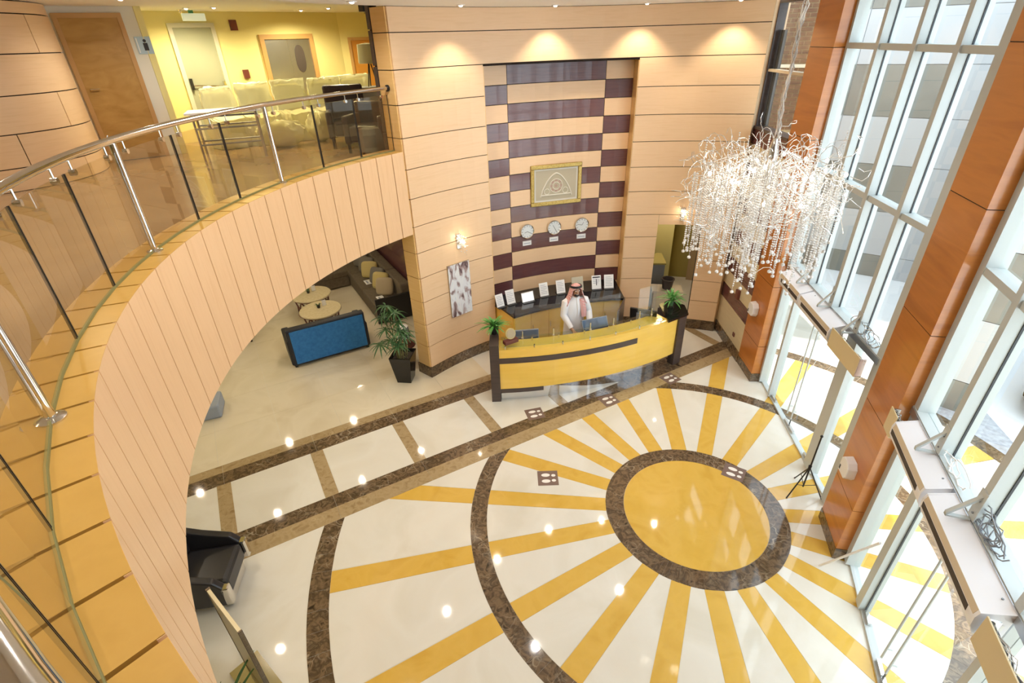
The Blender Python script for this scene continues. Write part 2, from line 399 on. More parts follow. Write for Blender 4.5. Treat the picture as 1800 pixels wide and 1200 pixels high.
# ================================================================== FAR CURVED WALL
ZS = [6.03]+[5.72-.459*i for i in range(13)]          # panel joints
G = .006
mb = MB()
mb.arc(P, 5.262, 5.56, 121.4, 139.05, 0, 6.03); mb.arc(P, 5.262, 5.56, 90.5, 121.4, 5.235, 6.03)
mb.arc(P, 5.262, 5.56, 83.4, 90.5, 0, 6.03); mb.arc(P, 5.262, 5.56, 74.2, 83.4, 2.3, 6.03); mb.arc(P, 5.262, 5.42, 68, 74.2, 0, 6.03)
mb.arc(P, 5.575, 5.75, 90.3, 121.6, 0, 6.03)
wfar = struct(mb.build('wall_far', 'joint'), 'tall curved far wall clad in maple boards')
def clad(a0, a1, z0, z1, m='wood', r0=5.24, r1=5.263, name='cladding_panel'):
    return MB().arc(P, r0, r1, a0+.03, a1-.03, z0+G, z1-G).build(name, m, wfar)
for i in range(len(ZS)-1):
    z1, z0 = ZS[i], ZS[i+1]
    if i < 2:
        clad(68.05, 139.1, z0, z1); continue
    clad(121.4, 139.1, z0, z1)
    if z0 >= 2.3: clad(68.05, 90.5, z0, z1)
    elif z1 > 2.3:
        clad(83.4, 90.5, z0, z1); clad(68.05, 74.2, z0, z1); clad(74.2, 83.4, 2.3, z1)
    else:
        clad(83.4, 90.5, z0, z1); clad(68.05, 74.2, z0, z1)
# end face of the wall beside the lounge
for i in range(len(ZS)-1):
    z1, z0 = ZS[i], ZS[i+1]
    MB().arc(P, 5.265, 5.58, 139.07, 139.32, z0+G, z1-G, 1).build('end_panel', 'endwood', wfar)
# recess behind the desk : three columns of alternating stripes
ST = .304
for i in range(17):
    z1 = 5.225-ST*i; z0 = z1-ST
    for c, (a0, a1) in enumerate(((115.1, 121.3), (95.85, 115.1), (90.6, 95.85))):
        wood = (i % 2 == 1) == (c == 1)
        MB().arc(P, 5.55, 5.574, a0+.05, a1-.05, z0+.006, z1-.006).build('stripe_panel', 'wood' if wood else 'maroon', wfar)
MB().arc(P, 5.245, 5.552, 90.505, 90.62, .0, 5.225, 1).build('recess_side', 'endwood', wfar)
MB().arc(P, 5.245, 5.552, 121.28, 121.395, .0, 5.225, 1).build('recess_side', 'endwood', wfar)
mb = MB()
mb.arc(P, 5.222, 5.262, 121.4, 139.1, 0, .212); mb.arc(P, 5.225, 5.60, 139.08, 139.5, 0, .212, 1)
mb.arc(P, 5.222, 5.262, 83.4, 90.5, 0, .212); mb.arc(P, 5.222, 5.262, 67.9, 74.2, 0, .212)
struct(mb.build('baseboard_far', 'emp'), 'dark brown marble skirting under the curved wall')
# dark pier seen behind the wall's edge on the upper floor
mb = MB().arc(P, 5.60, 5.665, 137.9, 139.1, 3.957, 6.215, 2)
pier = struct(mb.build('wall_pier', 'joint'))
for i in range(5):
    z1 = 6.21-.45*i
    MB().arc(P, 5.595, 5.67, 139.1, 139.4, z1-.442, z1-.008, 1).build('pier_panel', 'dark', pier)

# small office behind the opening
mb = MB()
def seg(a, b, z0, z1, t, m_, name): return struct(MB().wallbox(a, b, z0, z1, 0, t).build(name, m_))
mb.wallbox(P(5.57, 84.6), P(8.2, 86), 0, 2.9, 0, .08); mb.wallbox(P(8.2, 86), P(8.2, 66), 0, 2.9, 0, .08); mb.wallbox(P(8.2, 68), P(5.57, 72.6), 0, 2.9, 0, .08)
struct(mb.build('wall_office', 'olive'), 'olive painted walls of the room behind the opening')
struct(MB().prism([P(5.57, 84.6)[:2], P(8.3, 86.5)[:2], P(8.3, 66)[:2], P(5.57, 72.4)[:2]], 2.9, 2.95).build('ceiling_office', 'white'))
MB().wallbox(P(7.3, 80.5), P(7.25, 77.5), 0, 2.9, -.3, 0).build('office_pier', 'ivory', bpy.data.objects['wall_office'])

# ================================================================== RIGHT STUB WALL with high window
A0 = Vector((4.47, 9.82)); B0 = Vector((4.39, 7.76)); dAB = (B0-A0).normalized(); nAB = Vector((-dAB.y, dAB.x))   # nAB points outside (+x)
def S(s, off=0.): return A0 + dAB*s + nAB*off
wr = struct(MB().wallbox(S(-.06), S(2.0), 0, 4.1, .02, .22).build('wall_right', 'joint'), 'short side wall with beige and wine stripes')
zz = .212; k = 0
edges = [.212, .82, 1.12, 1.42, 1.72, 2.02, 2.33, 2.63, 2.93, 3.24, 3.54, 3.84, 4.1]
for i in range(len(edges)-1):
    MB().wallbox(S(.0), S(1.4), edges[i]+.004, edges[i+1]-.004, 0, .025).build('stripe_board', 'beigecl' if i % 2 == 0 else 'maroon', wr)
struct(MB().wallbox(S(-.0), S(1.4), 0, .212, -.02, .02).build('baseboard_right', 'emp'))
struct(MB().prism([P(5.243, 68.06)[:2], tuple(S(.0, .0)), tuple(S(-.0, .2)), P(5.6, 68.06)[:2]], 0, 6.03).build('trim_1', 'wood'))
w3 = struct(MB().wallbox(S(-.03), S(1.4), 4.1, 4.14, -.02, .2).wallbox(S(-.03), S(.03), 4.14, 6.03, .02, .16).wallbox(S(.03), S(1.4), 5.97, 6.03, .02, .16).build('window_3', 'dark'), 'high side window beside the curved wall')
MB().wallbox(S(.03), S(1.4), 4.14, 5.97, .085, .093).build('pane', 'glass', w3)
MB().wallbox(S(.05), S(1.4), 5.0, 5.04, .03, .15).build('glazing_bar', 'tan', w3)
MB().tube([(*S(.14, .13), 4.15), (*S(.14, .13), 5.6)], .05, 10).build('drain_pipe', 'blk', w3)

# ================================================================== PILLARS
def pillar(name, poly, zj, label):
    # poly: front-left, front-right, back-right, back-left
    o = struct(MB().prism([tuple(Vector(p)*.985+Vector(((poly[0][0]+poly[2][0])/2, (poly[0][1]+poly[2][1])/2))*.015) for p in poly], 0, 6.03).build(name, 'joint'), label)
    zs = [.16]+zj+[6.03]
    for i in range(len(zs)-1):
        MB().prism(poly, zs[i]+(.004 if i else 0), zs[i+1]-.004).build('veneer_panel', 'pillar', o)
    c = Vector(((poly[0][0]+poly[2][0])/2, (poly[0][1]+poly[2][1])/2))
    MB().prism([tuple(c+(Vector(p)-c)*1.035) for p in poly], 0, .17).build('marble_base', 'emp', o)
    return o
pillar('pillar_side', [tuple(S(1.4, -.005)), tuple(S(2.06, -.005)), tuple(S(2.06, .27)), tuple(S(1.4, .27))], [.74, 1.9, 3.06, 4.22, 5.38], 'cherry veneered pillar by the striped side wall')
pillar('pillar_middle', [FA(1.60, .20)[:2], FA(1.585, -.435)[:2], FA(1.84, -.435)[:2], FA(1.84, .20)[:2]], [.82, 1.98, 3.14, 4.31, 5.47], 'cherry veneered pillar between the two glazed bays')
pillar('pillar_near', [FA(1.23, -3.34)[:2], FA(1.10, -4.0)[:2], FA(1.40, -4.05)[:2], FA(1.50, -3.38)[:2]], [.74, 1.9, 3.06, 4.22, 5.38], 'cherry veneered pillar at the near end of the glazing')

# ================================================================== GLAZED BAYS
def bay(idx, A, B, mulls, sgn):
    A = Vector(A[:2]); B = Vector(B[:2]); d = (B-A).normalized(); n = Vector((-d.y, d.x))
    if n.x*NX + n.y*NY > 0: n = -n                     # n points into the hall
    ln = (B-A).length
    def Q(s, off=0.): return A + d*s + n*off
    def slab(mb, s0, s1, z0, z1, o0, o1): return mb.prism([Q(s0, o0), Q(s1, o0), Q(s1, o1), Q(s0, o1)], z0, z1)
    mb = MB(); slab(mb, -.05, ln+.05, 2.26, 2.36, -.06, .10); slab(mb, -.05, ln+.05, 5.98, 6.05, -.06, .10); slab(mb, -.05, ln+.05, 0, .03, -.04, .04)
    slab(mb, -.05, .09, .03, 2.26, -.06, .09); slab(mb, -.05, .09, 2.36, 5.98, -.06, .09); slab(mb, ln-.09, ln+.05, .03, 2.26, -.06, .09); slab(mb, ln-.09, ln+.05, 2.36, 5.98, -.06, .09)
    win = struct(mb.build('window_%d' % idx, 'alu'), ('glazed street front bay beside the striped wall' if idx == 1 else 'glazed street front bay nearest the viewer'))
    ms = [0.02]+mulls+[ln-.02]
    for s_ in mulls:
        m1 = slab(MB(), s_-.038, s_+.038, 2.36, 5.98, -.06, .105).build('mullion', 'alu', win)
        slab(MB(), s_-.046, s_+.046, 2.37, 5.97, -.004, .012).build('gasket', 'alud', m1)
    zt = [2.36, 3.83, 5.40, 5.98]
    for z in (3.83, 5.40):
        for i in range(len(ms)-1):
            slab(MB(), ms[i]+.04, ms[i+1]-.04, z-.034, z+.034, -.05, .085).build('transom', 'alu', win)
    for i in range(len(ms)-1):
        for j in range(3):
            slab(MB(), ms[i]+.035, ms[i+1]-.035, zt[j]+.03 if j else zt[j], zt[j+1]-.03 if j < 2 else zt[j+1], -.004, .004).build('pane', 'glass', win)
    # door level : fixed lights either side, two frameless leaves between
    p0, p1 = (.55, .78) if idx == 1 else (.56, .68)
    q0 = p1+1.64 if idx == 1 else p1+1.48
    slab(MB(), p0, p1, .03, 2.26, -.05, .07).build('door_post', 'alu', win)
    slab(MB(), q0, q0+.07, .03, 2.26, -.05, .07).build('door_post', 'alu', win)
    slab(MB(), .09, p0, .05, 2.26, -.004, .004).build('side_light', 'glass', win)
    slab(MB(), q0+.07, ln-.09, .05, 2.26, -.004, .004).build('side_light', 'glass', win)
    h = (q0-p1)/2
    names = ('glass door leaf next to the middle pillar, far bay', 'glass door leaf nearer the striped wall, far bay') if idx == 1 else ('glass door leaf next to the middle pillar, near bay', 'glass door leaf at the bottom edge of the picture, near bay')
    for k in range(2):
        s0 = p1+h*k+.008; s1 = p1+h*(k+1)-.008
        c = Q((s0+s1)/2); dn = 'door_%d' % (2*idx-1+k)
        lf = struct(slab(MB(), s0, s1, .02, 2.25, -.006, .006).build(dn, 'glass'), names[k])
        e = s0+.06
        slab(MB(), s0, s0+.17, .006, .075, -.018, .018).build('patch_fitting', 'chrome', lf)
        slab(MB(), s1-.17, s1, .006, .075, -.018, .018).build('patch_fitting', 'chrome', lf)
        hs = s1-.07 if k == 0 else s0+.07
        hd = MB().tube([(*Q(hs, .05), .25), (*Q(hs, .05), 1.95)], .011, 8)
        for zz_ in (.4, 1.8): hd.tube([(*Q(hs, .0), zz_), (*Q(hs, .05), zz_)], .008, 6)
        hd.build('pull_handle', 'alu', lf, True)
        slab(MB(), s0-.004, s0+.004, .08, 2.24, -.008, .008).build('edge_strip', 'alud', lf)
    return Q, ln
Q1, LN1 = bay(1, FA(1.80, .45), FA(1.46, 3.4), [.60, 1.33, 2.10], 1)
Q2, LN2 = bay(2, FA(1.80, -.45), FA(1.46, -3.4), [.70, 1.46, 2.22], -1)

# near end wall closing the street side
wn = struct(MB().wallbox(FA(1.25, -3.95), FA(1.25, -12.2), 0, 6.22, 0, .2).build('wall_near', 'beigecl'))

# ================================================================== BALCONY
def BA(r, a, z=0.): return P(r, a, z)
mb = MB(); mb.arc(P, 5.304, 5.585, 139.35, 268.5, 2.88, 4.10)
mb.arc(P, 5.6, 12.5, 139.35, 268.5, 2.90, 3.95, 40); mb.arc(P, 5.76, 13.5, 100, 139.35, 2.90, 3.95, 12)
slab = struct(mb.build('balcony_slab', 'ivory'), 'curved upper floor deck around the hall')
mb = MB(); mb.arc(P, 5.64, 12.5, 139.35, 268.5, 3.951, 3.956, 40); mb.arc(P, 5.76, 13.5, 100, 139.35, 3.951, 3.956, 12)
struct(mb.build('floor_upper', 'mezzfloor'), 'brown tiled upper floor')
MB().arc(P, 5.30, 5.585, 139.4, 268, 4.10, 4.104).build('joint_bed', 'joint', slab)
fas = struct(MB().arc(P, 5.292, 5.302, 139.4, 268.3, 2.87, 4.10).build('balcony_front', 'joint'), 'curved maple boarded balcony front')
a = 141.85-3.36
k = 0
while a < 264.5:
    a0 = max(a, 139.4); a1 = a+3.36
    MB().arc(P, 5.24, 5.264, a0+.07, a1-.07, 2.86, 4.16, 2).build('front_board', 'woodv', fas)
    MB().arc(P, 5.2405, 5.60, a0+.10, a1-.10, 4.138, 4.163, 2).build('cap_board', 'cap', fas)
    a += 3.36; k += 1
MB().arc(P, 5.59, 5.612, 139.4, 268, 3.955, 4.14).build('kerb_back', 'cap', fas)

rail = thing('glass_railing', 'steel and tinted glass railing along the curved balcony edge', 'railing', P(5.40, 190, 4.16))
RZ = 5.03
path = [P(5.40, 139.6+i*1.5, RZ) for i in range(int((268-139.6)/1.5)+1)]
hr = MB().tube(path, .027, 14).build('handrail', 'chrome', rail, True)
f = P(5.40, 139.45, RZ); tdir = Vector((-sin(R(139.5)), cos(R(139.5)), 0))
MB().tube([Vector(f)-tdir*.01, Vector(f)+tdir*.012], .045, 16).build('wall_flange', 'blk', rail, True)
for pa in (162.6, 187.6, 213.1, 238.4, 263.5):
    q = P(5.40, pa)
    po = MB().tube([(q[0], q[1], 4.165), (q[0], q[1], RZ-.02)], .026, 14).build('post', 'chrome', rail, True)
    MB().lathe((q[0], q[1], 4.163), [(.062, 0), (.062, .008), (.04, .018), (.028, .022)], 20).build('base_flange', 'chrome', po, True)
JT = [139.7, 146.5, 154.2, 162.6, 170.8, 178.9, 187.6, 195.7, 204.2, 213.1, 221.7, 230.1, 238.4, 246.8, 255.2, 263.5]
for i in range(len(JT)-1):
    a0, a1 = JT[i]+.10, JT[i+1]-.10
    gp = MB().arc(P, 5.395, 5.405, a0, a1, 4.18, 4.945, 2).build('glass_panel', 'railglass', rail)
    for aa in (a0, a1):
        MB().arc(P, 5.394, 5.406, aa-.035, aa+.035, 4.18, 4.945, 1).build('glass_edge', 'blk', gp)
    for t in (.16, .84):
        q = P(5.40, a0+(a1-a0)*t, 4.965)
        MB().tube([(q[0], q[1], 4.93), (q[0], q[1], 5.01)], .006, 6).tube([P(5.382, a0+(a1-a0)*t, 4.93), P(5.418, a0+(a1-a0)*t, 4.93)], .02, 12).build('clamp', 'chrome', gp, True)
    MB().arc(P, 5.393, 5.407, a0-.1, a1+.1, 4.163, 4.181, 2).build('glass_foot_shadow', 'stem', rail)  # dark strip drawn for the thin shadow along the foot of the glass
MB().tube([P(5.43, 187.2+.5*sin(i*.9), 5.06-.028*i) for i in range(14)], .004, 5).build('tied_string', 'paper', rail)

# ================================================================== CEILINGS
poly = clip([p2(5.30, 5*i) for i in range(72)], lambda p: alo(p)-1.95)
struct(MB().prism(poly, 6.03, 6.215).build('ceiling', 'ceil'), 'white round ceiling over the hall')
mb = MB()
mb.arc(P, 5.285, 20, 90, 275, 6.22, 6.27, 50)
struct(mb.build('ceiling_upper', 'ceil'), 'upper floor ceiling')

# ================================================================== UPPER FLOOR WALLS
def upper(name, pts, m, z0=3.95, z1=6.22, t=.1):
    mb = MB()
    for a_, b_ in zip(pts[:-1], pts[1:]): mb.wallbox(a_, b_, z0, z1, 0, t)
    return struct(mb.build(name, m))
upper('wall_upper_left', [(-9.5, 7.55), (-5.85, 10.0)], 'white')
upper('wall_upper_return', [(-5.85, 10.0), (-6.75, 10.85)], 'ivory')
upper('wall_upper_back', [(-6.75, 10.85), (-3.75, 13.86)], 'ivory')
upper('wall_upper_corner', [(-3.75, 13.86), (-1.2, 14.9), (-.8, 10.9)], 'ivory')
mb = MB()
for i in range(18): mb.wallbox(P(11.8, 170+6*i), P(11.8, 176+6*i), 0, 6.22, -.1, 0)
struct(mb.build('wall_back', 'ivory'), 'ivory wall behind the viewer')
# lounge walls below
wl = struct(MB().prism([L(-1.12, 5.62)[:2], L(-1.0, 5.62)[:2], L(-1.0, 11.2)[:2], L(-1.12, 11.2)[:2]], 0, 2.9).build('wall_lounge_side', 'maroon'), 'wine coloured lounge wall behind the long bench')
struct(MB().prism([L(-9.6, 11.0)[:2], L(-1.0, 11.0)[:2], L(-1.0, 11.12)[:2], L(-9.6, 11.12)[:2]], 0, 2.9).build('wall_lounge_back', 'ivory'))
struct(MB().prism([L(-9.6, 3)[:2], L(-9.48, 3)[:2], L(-9.48, 11.1)[:2], L(-9.6, 11.1)[:2]], 0, 2.9).build('wall_lounge_left', 'ivory'))

# wood clad drum on the upper floor
dc = (-7.71, 8.26)
drum = struct(MB().lathe((dc[0], dc[1], 3.956), [(1.28, 0), (1.28, 2.255)], 48).build('wall_drum', 'joint', smooth=True), 'round maple clad drum on the upper floor')
zj = [3.956, 4.25, 4.67, 5.13, 5.61, 6.07, 6.215]
def DR(r, a, z=0.): return (dc[0]+r*cos(R(a)), dc[1]+r*sin(R(a)), z)
for i in range(len(zj)-1):
    off = 38*(i % 2)
    for k in range(5):
        MB().arc(DR, 1.28, 1.302, off+72*k+.25, off+72*k+71.75, zj[i]+.007, zj[i+1]-.007, 12).build('drum_panel', 'wood', drum, True)

# ================================================================== OUTSIDE
gr = clip([(-60, -60), (80, -60), (80, 80), (-60, 80)], lambda p: 3.7-alo(p))
struct(MB().prism(gr, -.4, -.03).build('street_paving', 'paving'), 'pale sunlit paving outside the glass front')
struct(MB().prism([FA(3.9, -9)[:2], FA(4.9, -9)[:2], FA(4.9, 4)[:2], FA(3.9, 4)[:2]], -.05, -.01).build('gravel_strip', 'asph'), 'grey gravel strip outside the doors')
ex0 = Vector((15.5*sin(R(35)), 15.5*cos(R(35)))); exd = Vector((cos(R(35)), -sin(R(35)))); exn = Vector((sin(R(35)), cos(R(35))))
def X(s_, off=0.): q = ex0+exd*s_+exn*off; return (q.x, q.y)
xb = struct(MB().prism([X(-8, .03), X(15, .03), X(15, .5), X(-8, .5)], -.03, 8.1).build('facade_opposite', 'stonew'), 'stone clad building across the forecourt')
zb = [-.03, .55, 1.65, 2.75, 3.8, 4.87, 5.94, 7.0, 8.1]
for i in range(len(zb)-1):
    for k in range(-4, 8):
        s0 = k*2.0-.95
        grey = (i % 2 == 0) and k != 1
        MB().prism([X(s0+.006, 0), X(s0+1.994, 0), X(s0+1.994, .031), X(s0+.006, .031)], zb[i]+.006, zb[i+1]-.006).build('stone_slab', 'stoneg' if grey else 'stonew', xb)
# nearer wing of the same building, seen through the near bay
c46 = Vector((sin(R(46)), cos(R(46)))); e46 = Vector((cos(R(46)), -sin(R(46))))
def Z_(s_, off=0.): q = c46*(10+off)+e46*s_; return (q.x, q.y)
xw = struct(MB().prism([Z_(-.62, .03), Z_(.45, .03), Z_(.45, 6), Z_(-.62, 6)], -.03, 8.1).build('facade_wing', 'stonew'), 'banded stone wing standing closer to the glass front')
for i in range(len(zb)-1):
    mm = 'stoneg' if i % 2 == 0 else 'stonew'
    for (a_, b_) in ((-.62, -.1), (-.1, .45)):
        MB().prism([Z_(a_+.005, 0), Z_(b_-.005, 0), Z_(b_-.005, .031), Z_(a_+.005, .031)], zb[i]+.006, zb[i+1]-.006).build('stone_slab', mm, xw)
    for k in range(3):
        MB().prism([Z_(.452, .03+2*k), Z_(.482, .03+2*k), Z_(.482, 1.99+2*k), Z_(.452, 1.99+2*k)], zb[i]+.006, zb[i+1]-.006).build('stone_slab', mm, xw)
# brick side wing seen through the high window
b0 = Vector((13.2*sin(R(25.2)), 13.2*cos(R(25.2)))); bd = Vector((cos(R(25.2)), -sin(R(25.2)))); bn = Vector((sin(R(25.2)), cos(R(25.2))))
def Y(s_, off=0.): q = b0+bd*s_+bn*off; return (q.x, q.y)
bw = struct(MB().prism([Y(-1.1, .02), Y(.9, .02), Y(.9, .4), Y(-1.1, .4)], -.03, 6.12).build('brick_wing', 'mortar'), 'brown brick wing outside the high window')
first = None
for r_ in range(30):
    for c_ in range(9):
        z0 = 3.75+r_*.079; s0 = -1.05+c_*.215+(.107 if r_ % 2 else 0)
        if s0+.2 > .9: continue
        if first is None:
            first = MB().prism([Y(s0, 0), Y(s0+.198, 0), Y(s0+.198, .021), Y(s0, .021)], z0, z0+.062).build('brick', 'brick', bw); fl = Vector(first.location); fs = (s0, z0)
        else:
            b = first.copy(); COL.objects.link(b); b.parent = bw; b.location = fl+Vector((bd.x*(s0-fs[0]), bd.y*(s0-fs[0]), z0-fs[1]))
MB().prism([Y(-1.1, -.05), Y(.9, -.05), Y(.9, .02), Y(-1.1, .02)], 4.93, 4.99).build('pipe_rail', 'tan', bw)

def car(x, y, rz, paint, label):
    t = thing('parked_car', label, 'car', (x, y, -.03)); m = Matrix.Rotation(rz, 3, 'Z')
    def W_(p): q = m @ Vector(p); return (q.x+x, q.y+y, q.z-.03)
    def ring(xx, hw_, z0, z1, tuck): return [W_((xx, -hw_, z0)), W_((xx, hw_, z0)), W_((xx, hw_, z0+(z1-z0)*.6)), W_((xx, hw_*tuck, z1)), W_((xx, -hw_*tuck, z1)), W_((xx, -hw_, z0+(z1-z0)*.6))]
    body = MB().loft([ring(-2.2, .70, .35, .78, .9), ring(-2.0, .86, .25, .92, .93), ring(-1.0, .9, .22, .98, .93), ring(.6, .9, .22, .98, .93), ring(1.5, .88, .22, .88, .9), ring(2.1, .8, .28, .72, .88), ring(2.25, .66, .36, .62, .9)]).build('body', paint, t, True)
    cab = MB().loft([ring(-1.75, .78, .93, .96, .95), ring(-1.1, .74, .95, 1.45, .82), ring(.1, .74, .95, 1.47, .82), ring(.95, .78, .95, .99, .95)]).build('window_band', 'carglass', t, True)
    MB().loft([ring(-1.15, .60, 1.42, 1.48, .95), ring(-.5, .61, 1.44, 1.52, .92), ring(.15, .60, 1.43, 1.49, .95)]).build('roof', paint, t, True)
    for sx in (-1.35, 1.35):
        for sy in (-.82, .82):
            w_ = MB().tube([W_((sx, sy-.1, .31)), W_((sx, sy+.1, .31))], .31, 18).build('wheel', 'tyre', t, True)
            MB().tube([W_((sx, sy-.11, .31)), W_((sx, sy+.11, .31))], .18, 12).build('hub', 'steel', w_, True)
    for sy in (-.6, .6): MB().ball(W_((2.1, sy, .58)), .13, 10, 6, (.6, 1, .6)).build('headlamp', 'whitep', t, True)
    return t
car(10.6, 7.0, R(210), 'carb', 'slate blue parked car seen through the near glazing at the right edge')
car(10.2, 13.0, R(-35), 'carw', 'white parked car seen through the far glazing behind the chandelier')
#EXTEND

#LIGHTSBEGIN
def downlight(x, y, z, power, spot=110, label=None, group='downlights', col=WARM):
    t = thing('downlight', label or 'small round recessed ceiling downlight', 'downlight', (x, y, z-.012), group)
    MB().lathe((x, y, z-.012), [(.034, 0), (.06, .002), (.06, .012), (.034, .012)], 20).build('trim_ring', 'whitep', t, True)
    MB().lathe((x, y, z-.026), [(.010, 0), (.022, .004), (.033, .018), (.033, .026)], 20).build('lens', 'downl', t, True)
    lamp('downlight_lamp', 'SPOT', (x, y, z-.045), power, col, .05, spot)
ord_ = ['first', 'second', 'third', 'fourth']
for i, (r_, a_) in enumerate(((4.90, 128.3), (5.0, 108.7), (5.0, 91.0), (5.0, 74.2))):
    x, y, _ = P(r_-.1, a_); downlight(x, y, 6.03, 70, 100, '%s lit ceiling downlight from the left above the curved wall' % ord_[i], 'downlights washing the curved wall')
for i, (r_, a_) in enumerate(((4.8, 150), (4.8, 172), (4.8, 194), (4.8, 216), (2.6, 144), (2.6, 190), (2.6, 240), (2.8, 90), (4.8, 238))):
    x, y, _ = P(r_, a_); downlight(x, y, 6.03, 60, 165, 'recessed hall ceiling downlight above the top edge of the picture', 'hall downlights', NEUT)
for (x, y, l_) in ((-5.03, 10.78, 'upper floor downlight at the top edge right of the exit lamp'), (-5.5, 10.75, 'upper floor downlight just above the exit lamp'), (-4.05, 12.4, 'upper floor downlight above the steel lift door'), (-3.38, 11.99, 'upper floor downlight right of the lift door at the ceiling edge'), (-3.0, 14.3, 'upper floor downlight in front of the orange door')):
    downlight(x, y, 6.22, 120, 165, l_, 'upper floor downlights', (1, .86, .52))
for (x, y) in ((-5.2, 8.5), (-7.5, 6.0), (-4.6, 5.2), (-5.0, 2.2), (-3.0, 0.0)):
    downlight(x, y, 6.22, 75, 165, 'upper floor ceiling downlight out of the picture near the railing', 'upper floor downlights near the railing', NEUT)
for (u_, v_) in ((-1.9, 6.2), (-3.4, 6.0), (-5.2, 6.0), (-3.0, 8.2), (-4.6, 8.2), (-2.4, 9.8), (-6.6, 7.5), (-6.8, 4.4), (-5.6, 3.0), (-5.4, .6), (-5.2, -1.5)):
    x, y, _ = L(u_, v_); downlight(x, y, 2.9, 34, 165, 'recessed downlight in the lounge ceiling under the balcony', 'lounge downlights')
q_ = P(6.6, 78.5); downlight(q_[0], q_[1], 2.9, 75, 165, 'added unseen downlight brightening the office behind the opening', 'added office light')  # unseen lamp added to brighten the dark office
#LIGHTSEND
#OBJ

# ================================================================== RECEPTION DESK
desk = thing('reception_desk', 'curved honey yellow reception desk with dark ends and mirror plinth', 'desk', D(6.2, 287, 0))
MB().arc(D, 5.95, 6.325, 270.9, 302.6, 0, .25).build('plinth', 'mirror', desk)
MB().arc(D, 6.33, 6.36, 270.8, 302.6, .25, .79).build('front_panel', 'yellow', desk)
MB().arc(D, 6.33, 6.358, 270.8, 302.6, .79, 1.04).build('upper_panel', 'yellow', desk)
MB().arc(D, 6.357, 6.37, 270.8, 293.9, .79, .895).build('dark_strip', 'dark', desk)
MB().arc(D, 6.327, 6.366, 270.8, 277.7, .17, .255).build('dark_base_strip', 'dark', desk)
MB().arc(D, 6.02, 6.358, 270.8, 300.5, 1.035, 1.055).build('ledge', 'yellow', desk)
MB().arc(D, 6.03, 6.05, 270.8, 300.5, .74, 1.035).build('inner_board', 'yellow', desk)
MB().arc(D, 5.68, 6.05, 271, 302.6, .715, .745).build('worktop', 'dark', desk)
for a_ in (271.1, 281, 291, 302): MB().arc(D, 5.72, 5.96, a_, a_+.25, 0, .715, 1).build('support_panel', 'dark', desk)
MB().arc(D, 5.55, 6.385, 269.35, 270.8, 0, 1.17, 1).build('end_block', 'dark', desk)
MB().prism([D(6.40, 302.6)[:2], D(6.40, 304.4)[:2], D(5.86, 305.9)[:2], D(5.86, 302.6)[:2]], 0, 1.045).build('end_block', 'dark', desk)
MB().prism([D(6.41, 299.8)[:2], D(6.42, 304.5)[:2], D(6.15, 306.6)[:2], D(5.82, 306.2)[:2], D(5.83, 303.2)[:2]], 1.045, 1.085).build('granite_top', 'black', desk)
gs = MB().arc(D, 6.03, 6.375, 271.2, 299.2, 1.12, 1.132).build('glass_shelf', 'deskglass', desk)
MB().arc(D, 6.372, 6.378, 271.2, 299.2, 1.121, 1.131).build('shelf_edge', 'acrylic', gs)
for i in range(7):
    a_ = 271.8+4.5*i
    for r_ in (6.08, 6.33):
        q = D(r_, a_); MB().tube([(q[0], q[1], 1.055), (q[0], q[1], 1.12)], .014, 8).build('standoff', 'chrome', gs, True)
for k, (a0, a1, l_) in enumerate(((273.6, 280.9, 'clear acrylic guard screen on the desk left of the person'), (285.3, 291.4, 'clear acrylic guard screen on the desk in front of the person'), (295.2, 299.0, 'clear acrylic guard screen on the desk at the right monitor'))):
    t = thing('guard_screen', l_, 'screen', D(6.12, (a0+a1)/2, 1.132), 'acrylic guard screens on the desk')
    p0, p1 = D(6.12, a0), D(6.12, a1)
    sh = MB().wallbox(p0, p1, 1.14, 1.74, -.003, .003).build('acrylic_sheet', 'acrylic', t)
    for f_ in (.15, .85):
        x = p0[0]+(p1[0]-p0[0])*f_; y = p0[1]+(p1[1]-p0[1])*f_
        MB().lathe((x, y, 1.132), [(.025, 0), (.025, .012), (.012, .016), (.012, .14)], 10).build('foot', 'chrome', t, True)

def monitor(name, x, y, z, rz, tilt, w_, h_, label, face='screen'):
    t = thing(name, label, 'monitor', (x, y, z))
    m = Matrix.Rotation(rz, 3, 'Z')
    def W_(p): q = m @ Vector(p); return (q.x+x, q.y+y, q.z+z)
    MB().lathe((x, y, z), [(.11, 0), (.11, .012), (.03, .02)], 18).build('foot', 'blk', t, True)
    MB().tube([W_((0, .0, .015)), W_((0, .02, .16))], .02, 8).build('neck', 'blk', t, True)
    ct, st = cos(tilt), sin(tilt)
    def F_(a_, b_, c_): return W_((a_, -.02+c_*ct+b_*st*1.0, .10+b_*ct-c_*st))   # +y is the back
    def slabm(a0, a1, b0, b1, c0, c1): return MB().hexa([F_(a0, b0, c0), F_(a1, b0, c0), F_(a1, b1, c0), F_(a0, b1, c0)], [F_(a0, b0, c1), F_(a1, b0, c1), F_(a1, b1, c1), F_(a0, b1, c1)])
    cs = slabm(-w_/2, w_/2, 0, h_, 0, .035).build('housing', 'grey' if face == 'grey' else 'blk', t, bevel=.006)
    slabm(-w_/2+.015, w_/2-.015, .015, h_-.015, -.003, .001).build('screen', 'screenb' if face == 'blue' else 'screen', t)
    slabm(-w_/4, w_/4, h_*.2, h_*.75, .034, .055).build('rear_bulge', 'grey', t)
    return t
q = D(5.88, 275.6, .745); monitor('monitor', q[0], q[1], q[2], R(275.6-90)+pi, R(12), .46, .30, 'grey backed monitor on the desk behind the left guard screen', 'grey')
